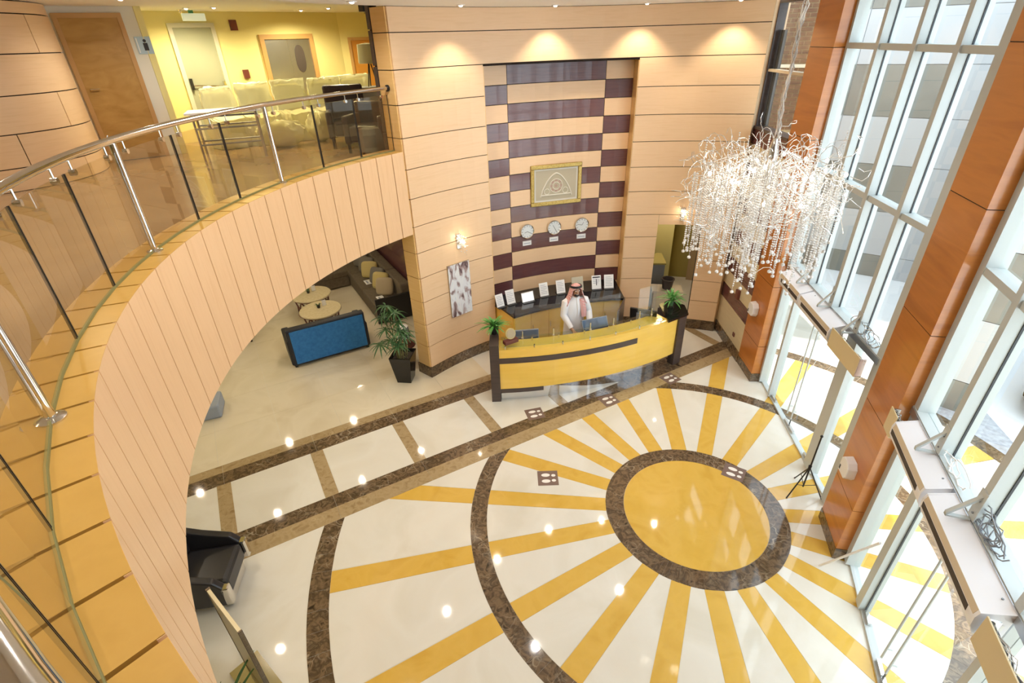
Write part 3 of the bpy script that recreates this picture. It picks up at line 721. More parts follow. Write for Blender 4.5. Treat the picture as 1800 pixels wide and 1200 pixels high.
q = D(5.90, 288.6, .745); monitor('monitor', q[0], q[1], q[2], R(288.6-90)+pi, R(28), .52, .34, 'grey backed monitor on the desk in front of the standing person', 'grey')
q = D(5.90, 298.6, .745); monitor('monitor', q[0], q[1], q[2], R(335)+pi, R(12), .50, .34, 'black monitor with blue glow beside the dark right end of the desk', 'blue')

def leaf_blade(mb, root, dirv, length, width, droop, segs=5):
    root = Vector(root); d = Vector(dirv).normalized(); side = d.cross(Vector((0, 0, 1)))
    side = side.normalized() if side.length > 1e-4 else Vector((1, 0, 0))
    vs = []; fs = []
    for i in range(segs+1):
        t = i/segs; p = root + d*length*t + Vector((0, 0, -droop*length*t*t)); w_ = width*(sin(pi*min(.98, .12+t*.86))**.7)
        nrm = Vector((0, 0, .0015))
        vs += [p-side*w_/2, p+nrm, p+side*w_/2, p-nrm]
    for i in range(segs):
        k = 4*i
        for j in range(4): fs.append((k+j, k+(j+1) % 4, k+4+(j+1) % 4, k+4+j))
    mb.add(vs, fs)
def tuft(name, x, y, z, label, h, n, seed, vase, cat='plant'):
    rr = random.Random(seed); t = thing(name, label, cat, (x, y, z))
    if vase == 'glass':
        MB().lathe((x, y, z), [(.045, 0), (.05, .02), (.05, .12), (.045, .12), (.042, .03)], 16).build('vase', 'acrylic', t, True)
        zb_ = z+.04
    else:
        MB().lathe((x, y, z), [(.06, 0), (.085, .12), (.09, .14), (.075, .14)], 16).build('pot', 'blk', t, True); zb_ = z+.12
    for i in range(n):
        a_ = rr.uniform(0, tau); e_ = rr.uniform(.35, 1.3)
        mb = MB(); st_ = (x+rr.uniform(-.02, .02), y+rr.uniform(-.02, .02), zb_+(h*.35 if vase == 'glass' else 0)*rr.uniform(.5, 1.1))
        leaf_blade(mb, st_, (cos(a_)*cos(e_), sin(a_)*cos(e_), sin(e_)), h*rr.uniform(.55, .9), .028, .45)
        mb.build('leaf', 'leafb', t)
    if vase == 'glass':
        for i in range(5):
            a_ = tau*i/5; MB().tube([(x+.02*cos(a_), y+.02*sin(a_), z+.03), (x+.03*cos(a_), y+.03*sin(a_), z+.26)], .007, 6).build('cane', 'leafb', t)
q = D(5.95, 270.08, 1.17); tuft('desk_plant', q[0], q[1], q[2], 'bushy green desk plant on the dark left end of the desk', .46, 70, 3, 'pot')
q = D(6.05, 304.0, 1.085); tuft('bamboo_vase', q[0], q[1], q[2], 'lucky bamboo in a glass vase on the granite right end', .42, 60, 4, 'glass')
# plaque with oval emblem
q = D(6.24, 272.7); t = thing('award_plaque', 'round cream award plaque on a wine wooden base at the left desk end', 'plaque', (q[0], q[1], 1.132)); rz = R(271.75-270)
MB().box((q[0], q[1], 1.165), (.26, .10, .065), rz+.5).build('base', 'brownred', t, bevel=.005)
ax = Vector((cos(rz+.5-pi/2), sin(rz+.5-pi/2), .35)).normalized(); cc = Vector((q[0], q[1], 1.31))
MB().tube([cc-ax*.012, cc+ax*.012], .095, 24).build('disc', 'pillowy', t, True)
MB().tube([cc+ax*.012, cc+ax*.02], .078, 24).tube([cc+ax*.02, cc+ax*.022], .05, 20).build('emblem_ring', 'pillowb', t, True)

# ---- credenza against the striped recess
cr = thing('back_counter', 'curved honey yellow back counter with black granite top behind the person', 'counter', P(4.9, 106, 0))
MB().arc(P, 4.62, 5.53, 91.3, 121.0, .08, .96).build('body', 'yellow', cr)
MB().arc(P, 4.66, 5.5, 91.4, 120.9, 0, .08).build('kick_plate', 'blk', cr)
MB().arc(P, 4.56, 5.535, 91.2, 121.1, .96, 1.0).build('granite_top', 'black', cr)
for i in range(6):
    a0 = 91.5+4.9*i; dd = MB().arc(P, 4.602, 4.619, a0+.1, a0+4.8, .1, .95).build('cabinet_door', 'yellow', cr)
    q = P(4.595, a0+4.4); MB().tube([(q[0], q[1], .55), (q[0], q[1], .68)], .006, 6).build('knob', 'chrome', dd)
MB().prism([P(3.98, 95.2)[:2], P(4.56, 91.4)[:2], P(4.62, 90.9)[:2], P(4.02, 94.5)[:2]], 0, 1.0).build('end_panel', 'dark', cr)

def wf(fn, r_, a_):
    n_ = Vector((-cos(R(a_)), -sin(R(a_)), 0)); t_ = Vector((sin(R(a_)), -cos(R(a_)), 0)); o_ = Vector(fn(r_, a_, 0))
    def T_(x, y, d): return o_ + t_*x + Vector((0, 0, y)) + n_*d
    return T_
def slab3(T_, x0, x1, y0, y1, d0, d1):
    return MB().hexa([T_(x0, y0, d0), T_(x1, y0, d0), T_(x1, y1, d0), T_(x0, y1, d0)], [T_(x0, y0, d1), T_(x1, y0, d1), T_(x1, y1, d1), T_(x0, y1, d1)])
fr = [(121.0, .17, .26, 'white paper stand at the left end of the back counter, by the plant'), (118.2, .19, .29, 'lilac white paper stand, second from the left on the back counter'), (114.3, .27, .2, 'wide white screen tablet leaning on the back counter'), (109.7, .19, .28, 'paper stand with grey print, fourth along the back counter'),
      (105.5, .19, .28, 'plain paper stand just left of the person on the back counter'), (101.3, .25, .30, 'large yellowish paper stand behind the person on the back counter'), (96.7, .2, .29, 'paper stand with bold black heading right of the person'), (93.7, .2, .29, 'paper stand at the right end of the back counter')]
for i, (a_, w_, h_, l_) in enumerate(fr):
    T_ = wf(P, 5.06 if i != 2 else 4.98, a_); b = T_(0, 1.0, 0)
    t = thing('paper_stand', l_, 'stand', b, 'paper stands on the back counter')
    k_ = .35
    def I_(x, y, d): return T_(x, 1.0+y*.95, d-y*k_)
    def sl_(x0, x1, y0, y1, d0, d1): return MB().hexa([I_(x0, y0, d0), I_(x1, y0, d0), I_(x1, y1, d0), I_(x0, y1, d0)], [I_(x0, y0, d1), I_(x1, y0, d1), I_(x1, y1, d1), I_(x0, y1, d1)])
    sl_(-w_/2, w_/2, 0, h_, 0, .006).build('sheet', 'paper' if i != 5 else 'mount', t)
    slab3(T_, -w_/2, w_/2, 1.0, 1.012, -.10, .07).build('foot', 'blk', t)
    if i in (0, 1, 3, 4, 6, 7):
        for j in range(6 if i != 6 else 4):
            y_ = h_*(.82-.12*j); sl_(-w_*.36, w_*(.36 if j % 3 else .2), y_, y_+.008, .0062, .0068).build('text_line', 'greyink', t)
    if i == 6:
        sl_(-w_*.4, w_*.4, h_*.84, h_*.92, .0062, .007).build('heading', 'ink', t); sl_(-.008, .008, h_*.3, h_*.75, .0062, .007).build('column_rule', 'ink', t)
    if i == 2: sl_(-w_*.44, w_*.44, h_*.1, h_*.9, .0062, .007).build('display', mat('lit display', (.8, .8, .8), .3, emit=(.9, .93, 1), estr=.8), t)

# clocks with name plates
for k, (a_, hm, l_) in enumerate(((111.6, (200, 330), 'left'), (105.5, (120, 300), 'middle'), (99.35, (60, 170), 'right'))):
    T_ = wf(P, 5.55, a_); zc = 2.27
    t = thing('wall_clock', 'silver round wall clock, %s one of three under the framed picture' % l_, 'clock', T_(0, zc, 0), 'wall clocks')
    def ringp(r_, d): return [T_(r_*cos(tau*j/28), zc+r_*sin(tau*j/28), d) for j in range(28)]
    MB().loft([ringp(.15, -.015), ringp(.152, .03), ringp(.142, .045), ringp(.128, .03)]).build('case', 'chrome', t, True)
    MB().loft([ringp(.132, .0), ringp(.132, .033)]).build('dial', 'clockf', t)
    mb = MB()
    for j in range(12):
        a2 = tau*j/12
        mb.hexa([T_(cos(a2)*.10-sin(a2)*s1*.004, zc+sin(a2)*.10+cos(a2)*s1*.004, .0335) for s1 in (-1, 1)]+[T_(cos(a2)*.122+sin(a2)*s1*-.004, zc+sin(a2)*.122+cos(a2)*s1*.004, .0335) for s1 in (1, -1)],
                [T_(cos(a2)*.10-sin(a2)*s1*.004, zc+sin(a2)*.10+cos(a2)*s1*.004, .035) for s1 in (-1, 1)]+[T_(cos(a2)*.122+sin(a2)*s1*-.004, zc+sin(a2)*.122+cos(a2)*s1*.004, .035) for s1 in (1, -1)])
    mb.build('hour_marks', 'ink', t)
    for an, ln_ in zip(hm, (.065, .098)):
        a2 = R(an); MB().tube([T_(0, zc, .037), T_(cos(a2)*ln_, zc+sin(a2)*ln_, .037)], .0035, 6).build('hand', 'ink', t)
    pl = tag(slab3(T_, -.095, .095, 1.975, 2.07, .0, .012).build('name_plate', 'paper'), 'small white name plate under the %s wall clock' % l_, 'sign', 'name plates under the clocks')
    slab3(T_, -.07, .07, 2.01, 2.026, .012, .0128).build('text_line', 'greyink', pl)

# framed lace arch
T_ = wf(P, 5.55, 105.25); z0, z1, hw_ = 2.74, 3.52, .525
pic = thing('framed_picture', 'gilt framed picture of a pale pointed arch over the three clocks', 'picture', T_(0, z0, 0))
for (x0, x1, y0, y1) in ((-hw_, hw_, z1-.075, z1), (-hw_, hw_, z0, z0+.075), (-hw_, -hw_+.075, z0+.075, z1-.075), (hw_-.075, hw_, z0+.075, z1-.075)):
    slab3(T_, x0, x1, y0, y1, .0, .055).build('frame_bar', 'goldframe', pic, bevel=.012)
slab3(T_, -hw_+.07, hw_-.07, z0+.07, z1-.07, .0, .028).build('inner_lining', 'mountl', pic)
art = slab3(T_, -hw_+.11, hw_-.11, z0+.11, z1-.11, .026, .031).build('artwork', 'mount', pic)
mb = MB(); zb_ = z0+.17; W2 = .32
def archp(t_): # pointed arch outline
    return (W2*(1-abs(t_))*(1 if t_ >= 0 else -1)*1.0 if False else 0, 0)
pts = []
for i in range(21):
    t_ = i/20; x = -W2*(1-t_); y = .44*(1-(1-t_)**1.9)**.75*(.86+.14*t_); pts.append((x, y))
full = pts+[(-x, y) for x, y in pts[-2::-1]]
mb.tube([T_(x, zb_+y, .034) for x, y in full], .014, 6)
mb.tube([T_(-W2, zb_+.03, .034), T_(W2, zb_+.03, .034)], .012, 6)
for (cx, cy, rr_) in ((0, .2, .13), (0, .2, .07), (-.19, .1, .055), (.19, .1, .055)):
    mb.tube([T_(cx+rr_*cos(tau*j/20), zb_+cy+rr_*sin(tau*j/20), .033) for j in range(21)], .008, 5)
mb.build('lace_arch', 'mountl', art)
mb = MB()
for j in range(9):
    rr_ = .1 if j else 0; a2 = tau*j/8
    mb.tube([T_(rr_*cos(a2), zb_+.2+rr_*sin(a2), .0305), T_(rr_*cos(a2), zb_+.2+rr_*sin(a2), .0325)], .03, 10)
mb.build('rosette', 'rose', art)
# blossom canvas on the left of the curved wall
T_ = wf(P, 5.24, 129.97)
cv = thing('canvas_painting', 'tall white and brown blossom canvas on the curved wall by the potted plant', 'painting', T_(0, 1.05, 0))
slab3(T_, -.24, .24, 1.05, 2.1, .008, .035).build('stretcher', 'pillowb', cv)
slab3(T_, -.238, .238, 1.052, 2.098, .035, .038).build('canvas', 'painting', cv)
# crystal wall sconces
def sconce(a_, zc, label, seed):
    rr = random.Random(seed); T_ = wf(P, 5.24, a_); t = thing('wall_sconce', label, 'sconce', T_(0, zc-.16, 0), 'crystal wall sconces')
    slab3(T_, -.045, .045, zc-.13, zc+.13, .0, .018).build('back_plate', 'chrome', t, bevel=.004)
    mb = MB()
    for i in range(26):
        p0 = T_(rr.uniform(-.03, .03), zc+rr.uniform(-.1, .1), .02); a2 = rr.uniform(0, tau); e_ = rr.uniform(.06, .16)
        mb.tube([p0, p0+(T_(cos(a2)*e_*.4, zc+sin(a2)*e_*.4, .10)-T_(0, zc, 0)), p0+(T_(cos(a2)*e_, zc+sin(a2)*e_, .07+rr.uniform(0, .07))-T_(0, zc, 0))], .0022, 4)
    stuff(mb.build('wire_spray', 'wire', t))
    mb = MB()
    for i in range(34): mb.ball(T_(rr.gauss(0, .05), zc+rr.gauss(0, .085), rr.uniform(.03, .14)), rr.uniform(.007, .014), 6, 4)
    stuff(mb.build('crystal_drops', 'bead', t))
    MB().ball(T_(.01, zc+.03, .09), .02, 8, 6).build('bulb', 'bulb', t, True)
    lamp('sconce_lamp', 'POINT', T_(.01, zc+.03, .14), 3, WARM, .03)
sconce(129.25, 2.49, 'crystal wall sconce above the blossom canvas', 1); sconce(78.5, 2.52, 'crystal wall sconce over the office opening', 2)

# ================================================================== PERSON BEHIND THE DESK
px_, py_, _ = D(5.36, 286.4); FA_ = R(286.4); pf = Vector((cos(FA_), sin(FA_), 0)); pr_ = Vector((-sin(FA_), cos(FA_), 0))   # pr_: viewer's right
def H(f_, s_, z_): return Vector((px_, py_, 0)) + pf*f_ + pr_*s_ + Vector((0, 0, z_))
person = thing('person', 'person in a white robe and red checked headscarf standing behind the desk', 'person', (px_, py_, 0))
bm = bmesh.new(); lay = bm.verts.layers.skin.verify(); vd = {}
def jv(key, p, r_, par=None, root=False):
    v = bm.verts.new(p-Vector((px_, py_, 0))); v[lay].radius = (r_, r_) if not isinstance(r_, tuple) else r_; v[lay].use_root = root; vd[key] = v
    if par: bm.edges.new((vd[par], v))
    return v
jv('pel', H(0, 0, .92), (.13, .10), None, True); jv('wai', H(.0, 0, 1.06), (.125, .09), 'pel'); jv('che', H(.0, 0, 1.27), (.14, .10), 'wai'); jv('nkb', H(.0, 0, 1.40), (.075, .07), 'che')
jv('nk', H(.015, 0, 1.46), .055, 'nkb'); jv('chin', H(.035, 0, 1.52), (.06, .065), 'nk'); jv('head', H(.04, 0, 1.60), (.075, .085), 'chin'); jv('crown', H(.025, 0, 1.665), (.055, .06), 'head')
jv('nose', H(.135, 0, 1.565), .013, 'head')
arms = {-1: [(.02, .19, 1.37, .055), (.06, .245, 1.12, .042), (.28, .17, .93, .03)], 1: [(.02, .19, 1.37, .055), (.07, .26, 1.13, .042), (.29, .20, 1.0, .03)]}
for s1 in (-1, 1):
    par = 'che'
    for i, (f_, ss, z_, r_) in enumerate(arms[s1]):
        jv('a%d%d' % (s1, i), H(f_, s1*ss, z_), r_, par); par = 'a%d%d' % (s1, i)
    f_, ss, z_, _r = arms[s1][2]
    jv('palm%d' % s1, H(f_+.075, s1*(ss-.02), z_-.03), (.036, .016), par)
    for k_ in range(4):
        o_ = (k_-1.5)*.02; ln_ = (.06, .072, .078, .066)[k_]
        jv('f%d%da' % (s1, k_), H(f_+.115, s1*(ss-.02)+o_, z_-.035), .0085, 'palm%d' % s1)
        jv('f%d%db' % (s1, k_), H(f_+.115+ln_*.55, s1*(ss-.025)+o_, z_-.048), .008, 'f%d%da' % (s1, k_))
        jv('f%d%dc' % (s1, k_), H(f_+.115+ln_*.85, s1*(ss-.03)+o_, z_-.072), .007, 'f%d%db' % (s1, k_))
    jv('t%da' % s1, H(f_+.07, s1*(ss-.065), z_-.035), .009, 'palm%d' % s1); jv('t%db' % s1, H(f_+.11, s1*(ss-.085), z_-.05), .008, 't%da' % s1)
    jv('h%d' % s1, H(0, s1*.09, .86), .085, 'pel'); jv('k%d' % s1, H(.01, s1*.10, .48), .055, 'h%d' % s1); jv('an%d' % s1, H(-.01, s1*.10, .09), .038, 'k%d' % s1); jv('to%d' % s1, H(.14, s1*.11, .035), (.04, .028), 'an%d' % s1)
me = bpy.data.meshes.new('body'); bm.to_mesh(me); bm.free(); me.materials.append(M['skin'])
bo = bpy.data.objects.new('body', me); COL.objects.link(bo); bo.parent = person
sk = bo.modifiers.new('skin', 'SKIN'); sk.use_smooth_shade = True; sb = bo.modifiers.new('sub', 'SUBSURF'); sb.levels = 2; sb.render_levels = 2
mb = MB()
def er(f0, s0, z_, a_, b_, n=20): return [H(f0+a_*cos(tau*j/n), s0+b_*sin(tau*j/n), z_) for j in range(n)]
mb.loft([er(0, 0, .05, .20, .25), er(0, 0, .5, .175, .22), er(0, 0, .9, .155, .20), er(.0, 0, 1.08, .135, .18), er(.005, 0, 1.25, .14, .20), er(0, 0, 1.36, .115, .205), er(0, 0, 1.415, .085, .14), er(.005, 0, 1.45, .065, .075), er(.01, 0, 1.475, .058, .062)])
for s1 in (-1, 1):
    A_ = arms[s1]; mb.tube([H(.0, s1*.13, 1.385), H(A_[0][0], s1*A_[0][1], 1.36), H((A_[0][0]+A_[1][0])/2, s1*(A_[0][1]+A_[1][1])/2, (A_[0][2]+A_[1][2])/2), H(A_[1][0], s1*A_[1][1], A_[1][2]), H((A_[1][0]+A_[2][0])/2, s1*(A_[1][1]+A_[2][1])/2, (A_[1][2]+A_[2][2])/2), H(A_[2][0]-.01, s1*A_[2][1], A_[2][2]+.005)], [.06, .078, .072, .066, .058, .05], 12)
rb = mb.build('robe', 'robe', person, True)
MB().tube([H(.135-.0+.003, 0, 1.10), H(.147, 0, 1.25), H(.125, 0, 1.36), H(.075, 0, 1.45)], .006, 5).build('placket', 'paper', rb)
# scarf : hood round the head falling to the shoulders, open at the face
mb = MB(); rows = []
for i in range(12):
    t_ = i/11
    if i < 5:
        ph_ = t_*11/4*pi/2*.98+.02; zr = 1.60+.105*cos(ph_); ra = .112*sin(ph_); open_ = 0 if i < 3 else 25*(i-2)
    else:
        q_ = (i-4)/7; zr = 1.598-.29*q_; ra = .112+.085*q_**1.3; open_ = 50+12*q_
    row = []
    for j in range(25):
        a2 = R(open_+(360-2*open_)*j/24); wob = 1+.04*sin(7*a2+i)*(1 if i > 5 else .2)
        row.append(H(.03-.01*t_+ra*.98*wob*cos(a2), ra*1.0*wob*(1.0+.12*max(0, i-5)/6)*sin(a2), zr))
    rows.append(row)
vs = [p for r_ in rows for p in r_]; n_ = 25
mb.add(vs, [(i*n_+j, i*n_+j+1, (i+1)*n_+j+1, (i+1)*n_+j) for i in range(11) for j in range(24)])
sf = mb.build('headscarf', 'scarf', person, True); so = sf.modifiers.new('thick', 'SOLIDIFY'); so.thickness = .008; so.offset = 1
# long front fall on the viewer's right
MB().loft([[H(.09+dx, .09+dy, 1.42) for dx, dy in ((0, -.04), (.02, 0), (0, .05), (-.02, 0))], [H(.155+dx, .11+dy, 1.25) for dx, dy in ((0, -.05), (.02, 0), (0, .06), (-.02, 0))], [H(.165+dx, .12+dy, 1.08) for dx, dy in ((0, -.045), (.02, 0), (0, .055), (-.02, 0))]]).build('scarf_fall', 'scarf', person, True)
MB().tube([H(.025+.107*cos(tau*j/24), .107*sin(tau*j/24), 1.655+.01*cos(tau*j/24)) for j in range(25)], .011, 8).tube([H(.022+.1*cos(tau*j/24), .1*sin(tau*j/24), 1.674+.01*cos(tau*j/24)) for j in range(25)], .011, 8).build('head_cord', 'blk', person, True)
for s1 in (-1, 1):
    ey = MB().ball(H(.112, s1*.033, 1.595), .0125, 8, 6).build('eye', 'paper', person, True); MB().ball(H(.122, s1*.033, 1.595), .006, 6, 4).build('iris', 'ink', ey)
    MB().tube([H(.118, s1*.018, 1.618), H(.115, s1*.05, 1.617)], .004, 5).build('eyebrow', 'ink', person)
MB().tube([H(.118, -.025, 1.535), H(.124, 0, 1.533), H(.118, .025, 1.535)], .005, 5).build('mouth', 'rose', person)
MB().ball(H(.07, 0, 1.505), .055, 10, 6, (.9, 1.0, .75)).build('beard', 'blk', person, True)

# ================================================================== LOUNGE
def LB(name, m, u0, u1, v0, v1, z0, z1, parent=None, bevel=0.):
    return MB().prism([L(u0, v0)[:2], L(u1, v0)[:2], L(u1, v1)[:2], L(u0, v1)[:2]], z0, z1).build(name, m, parent, bevel=bevel)
sofa = thing('blue_sofa', 'two seat sofa with a bright blue velvet back turned to the hall', 'sofa', L(-3.28, 7.0, 0))
LB('back_frame', 'navy', -4.06, -2.52, 6.68, 6.84, .05, .85, sofa, .02)
LB('back_upholstery', 'blue', -4.0, -2.56, 6.66, 6.685, .09, .81, sofa, .008)
LB('arm', 'navy', -4.09, -3.95, 6.70, 7.42, .05, .60, sofa, .03); LB('arm', 'navy', -2.63, -2.49, 6.70, 7.42, .05, .60, sofa, .03)
LB('base', 'navy', -3.95, -2.63, 6.84, 7.40, .06, .28, sofa)
for k in range(2): LB('seat_cushion', 'taupe', -3.94+.66*k, -3.30+.66*k, 6.85, 7.43, .28, .43, sofa, .03)
for (u_, v_) in ((-4.02, 6.74), (-2.56, 6.74), (-4.02, 7.36), (-2.56, 7.36)): LB('leg', 'blk', u_-.025, u_+.025, v_-.025, v_+.025, 0, .06, sofa)
LB('back_cushion', 'pillowg', -3.9, -3.3, 6.85, 6.98, .42, .78, sofa, .05); LB('back_cushion', 'pillowg', -3.27, -2.67, 6.85, 6.98, .42, .78, sofa, .05)

def round_table(x, y, label, seed):
    t = thing('coffee_table', label, 'table', (x, y, 0), 'round coffee tables')
    MB().lathe((x, y, .455), [(.44, 0), (.455, .012), (.455, .035), (.445, .045)], 40).build('tabletop', 'tabletop', t, True)
    MB().lathe((x, y, .43), [(.42, 0), (.425, .024)], 32).build('apron', 'brownred', t, True)
    for i in range(10):
        a0 = tau*i/10
        for s1 in (-1, 1):
            MB().tube([(x+.40*cos(a0), y+.40*sin(a0), .43), (x+.36*cos(a0+s1*.32), y+.36*sin(a0+s1*.32), .22), (x+.37*cos(a0+s1*.62), y+.37*sin(a0+s1*.62), .03)], .011, 6).build('lattice_rod', 'brownred', t)
    MB().tube([(x+.37*cos(tau*j/24), y+.37*sin(tau*j/24), .018) for j in range(25)], .018, 8).build('base_ring', 'brownred', t, True)
round_table(-4.28, 10.36, 'round cream topped coffee table right behind the blue sofa', 1); round_table(-4.76, 11.20, 'round cream topped coffee table farther from the blue sofa', 2)
for (x, y, l1, l2, sd) in ((-4.33, 10.42, 'tiny dark plant on the coffee table nearest the blue sofa', 'clear menu holder on the coffee table nearest the blue sofa', 11), (-4.83, 11.24, 'tiny dark plant on the farther coffee table', 'clear menu holder on the farther coffee table', 12)):
    rr = random.Random(sd); t = thing('table_plant', l1, 'plant', (x, y, .5), 'little plants on the coffee tables')
    MB().lathe((x, y, .5), [(.03, 0), (.04, .06), (.03, .06)], 12).build('pot', 'blk', t, True)
    for i in range(12):
        a_ = rr.uniform(0, tau); mb = MB(); leaf_blade(mb, (x, y, .555), (cos(a_), sin(a_), rr.uniform(.5, 1.6)), .1, .02, .3, 3); mb.build('leaf', 'leaf', t)
    t = thing('menu_holder', l2, 'holder', (x+.1, y+.1, .5), 'menu holders on the coffee tables')
    box('base', 'acrylic', (x+.1, y+.1, .505), (.1, .05, .01), t, .6); box('sheet', 'paper', (x+.1, y+.1, .575), (.09, .004, .13), t, .6)

bench = thing('corner_bench', 'long taupe upholstered corner bench against the wine lounge wall', 'bench', L(-1.7, 9.0, 0))
LB('base', 'taupe', -2.02, -1.2, 7.62, 10.95, .04, .30, bench); LB('base', 'taupe', -4.6, -2.03, 10.14, 10.95, .04, .30, bench)
for k in range(3): LB('seat_cushion', 'taupe', -2.05, -1.42, 7.62+1.1*k, 8.71+1.1*k, .30, .46, bench, .03)
for k in range(3): LB('seat_cushion', 'taupe', -4.6+.86*k, -3.75+.86*k, 10.12, 10.75, .30, .46, bench, .03)
for k in range(3): LB('backrest', 'taupe', -1.42, -1.16, 7.62+1.1*k, 8.71+1.1*k, .30, .82, bench, .04)
for k in range(3): LB('backrest', 'taupe', -4.6+.86*k, -3.75+.86*k, 10.74, 10.96, .30, .82, bench, .04)
LB('end_panel', 'blk', -2.05, -1.16, 7.56, 7.615, .02, .62, bench)
cu = [(-1.62, 10.2, 'pillowg', 'grey cushion at the far end of the long bench'), (-1.6, 9.72, 'pillowg', 'grey cushion just beyond the mustard one on the long bench'), (-1.62, 9.35, 'pillowy', 'mustard cushion in the middle of the long bench'), (-1.58, 8.85, 'pillowg', 'dark grey cushion between the mustard and beige ones'), (-1.60, 8.50, 'pillowy', 'mustard cushion half hidden by the beige one near the plant'), (-1.62, 8.12, 'pillowb', 'beige cushion at the plant end of the long bench')]
for i, (u_, v_, m_, l_) in enumerate(cu):
    c_ = L(u_-.02, v_, .66); tag(MB().loft(pillow_rings(c_, .42, .42, .13, AU+R(45)+.2*(i % 3-1), 0, R(-68), e=.42)).build('throw_cushion', m_, None, True), l_, 'cushion', 'cushions on the long bench')
for (u_, v_, l_) in ((-1.82, 9.05, 'white seat notice farther along the long bench'), (-1.84, 7.95, 'white seat notice nearest the bench end by the plant')):
    t = tag(MB().prism([L(u_-.06, v_-.14)[:2], L(u_+.1, v_-.14)[:2], L(u_+.1, v_+.14)[:2], L(u_-.06, v_+.14)[:2]], .462, .466).build('seat_notice', 'paper'), l_, 'notice', 'notices on the bench seats')
    MB().prism([L(u_-.02, v_-.09)[:2], L(u_+.02, v_-.09)[:2], L(u_+.02, v_+.09)[:2], L(u_-.02, v_+.09)[:2]], .466, .4668).build('text_line', 'greyink', t)
# lounge wall art edge
tag(LB('lounge_print', 'mountl', -1.16, -1.121, 8.9, 9.6, 1.5, 2.2), 'pale framed print on the wine lounge wall', 'picture')
# dark armchair partly hidden behind the balcony front
def armchair(x, y, rz, m_, label, name='armchair', legs='blk', z=0., hb=.8, group=None):
    t = thing(name, label, 'chair', (x, y, z), group); c, s_ = cos(rz), sin(rz)
    def B_(nm, x0, x1, y0, y1, z0, z1, bev=.03, mm=m_): return MB().prism([(x+a_*c-b_*s_, y+a_*s_+b_*c) for a_, b_ in ((x0, y0), (x1, y0), (x1, y1), (x0, y1))], z+z0, z+z1).build(nm, mm, t, bevel=bev)
    B_('seat', -.26, .33, -.26, .26, .18, .44, .04); B_('backrest', -.36, -.22, -.36, .36, .14, hb, .04)
    B_('arm', -.24, .32, -.37, -.26, .14, .60, .035); B_('arm', -.24, .32, .26, .37, .14, .60, .035)
    for a_ in (-.3, .28):
        for b_ in (-.31, .31): B_('leg', a_-.02, a_+.02, b_-.02, b_+.02, 0, .15, 0, legs)
    return t
armchair(-6.15, 10.0, R(29), 'brownleather', 'dark brown armchair under the left end of the balcony')
ot = tag(MB().box((-5.42, 7.35, .13), (.42, .5, .26), R(20)).build('grey_pouf', mat('blue grey vinyl', (.30, .34, .40), .5), None, bevel=.03), 'low blue grey pouf at the edge of the lounge floor', 'pouf')

# potted umbrella plant
px, py = -2.06, 8.20
pot = thing('potted_plant', 'tall umbrella plant in a glossy black tapered planter at the wall end', 'plant', (px, py, 0))
def sq(h_, z_, rz=R(-8)): return [(px+h_*(cos(rz+pi/4+k*pi/2))*1.414, py+h_*sin(rz+pi/4+k*pi/2)*1.414, z_) for k in range(4)]
MB().loft([sq(.135, 0), sq(.205, .58), sq(.18, .58), sq(.17, .50)]).build('planter', 'black', pot, bevel=.006)
MB().hexa(sq(.165, .49), sq(.172, .515)).build('soil', 'soil', pot)
rr = random.Random(8)
heads = [(-.02, .03, 1.42), (.0, .0, 1.24), (-.22, -.05, 1.12), (.12, -.12, 1.02), (-.12, -.2, .98), (.05, -.16, 1.15), (-.3, .12, 1.28), (.10, -.1, 1.1), (-.14, .14, 1.4), (-.2, .15, 1.5), (-.34, -.16, .88), (.02, -.3, .92)]
for (dx, dy, hz) in heads:
    b = (px+rr.uniform(-.09, .09), py+rr.uniform(-.09, .09), .51); tp = Vector((px+dx, py+dy, hz))
    st = MB().tube([b, (b[0]*.6+tp.x*.4, b[1]*.6+tp.y*.4, .51+(hz-.51)*.55), tp], .008, 6).build('stem', 'stem', pot)
    n_ = rr.randint(12, 16)
    for i in range(n_):
        a_ = tau*i/n_+rr.uniform(-.15, .15); mb = MB(); leaf_blade(mb, tp, (cos(a_), sin(a_), rr.uniform(-.05, .55)), rr.uniform(.2, .3), .030, .6, 4); mb.build('leaf', 'leaf', st)
for i in range(14):
    a_ = rr.uniform(0, tau); b = (px+.1*cos(a_), py+.1*sin(a_), .51); MB().tube([b, (px+.16*cos(a_), py+.16*sin(a_), rr.uniform(.7, .95))], .006, 5).build('stem', 'stem', pot)
sx, sy = -2.12, 8.78
t = thing('side_table', 'small dark side table behind the umbrella plant', 'table', (sx, sy, 0))
MB().lathe((sx, sy, .42), [(.2, 0), (.2, .03)], 20).build('tabletop', 'brownred', t); MB().lathe((sx, sy, 0), [(.14, 0), (.14, .02), (.03, .04), (.03, .42)], 16).build('pedestal', 'brownred', t, True)
t = thing('table_lamp', 'white shaded lamp peeking out behind the umbrella plant', 'lamp', (sx, sy, .45))
MB().lathe((sx, sy, .45), [(.06, 0), (.06, .015), (.015, .03), (.015, .2)], 12).build('base', 'chrome', t, True); MB().lathe((sx, sy, .62), [(.13, 0), (.10, .22)], 20).build('shade', 'paper', t, True)

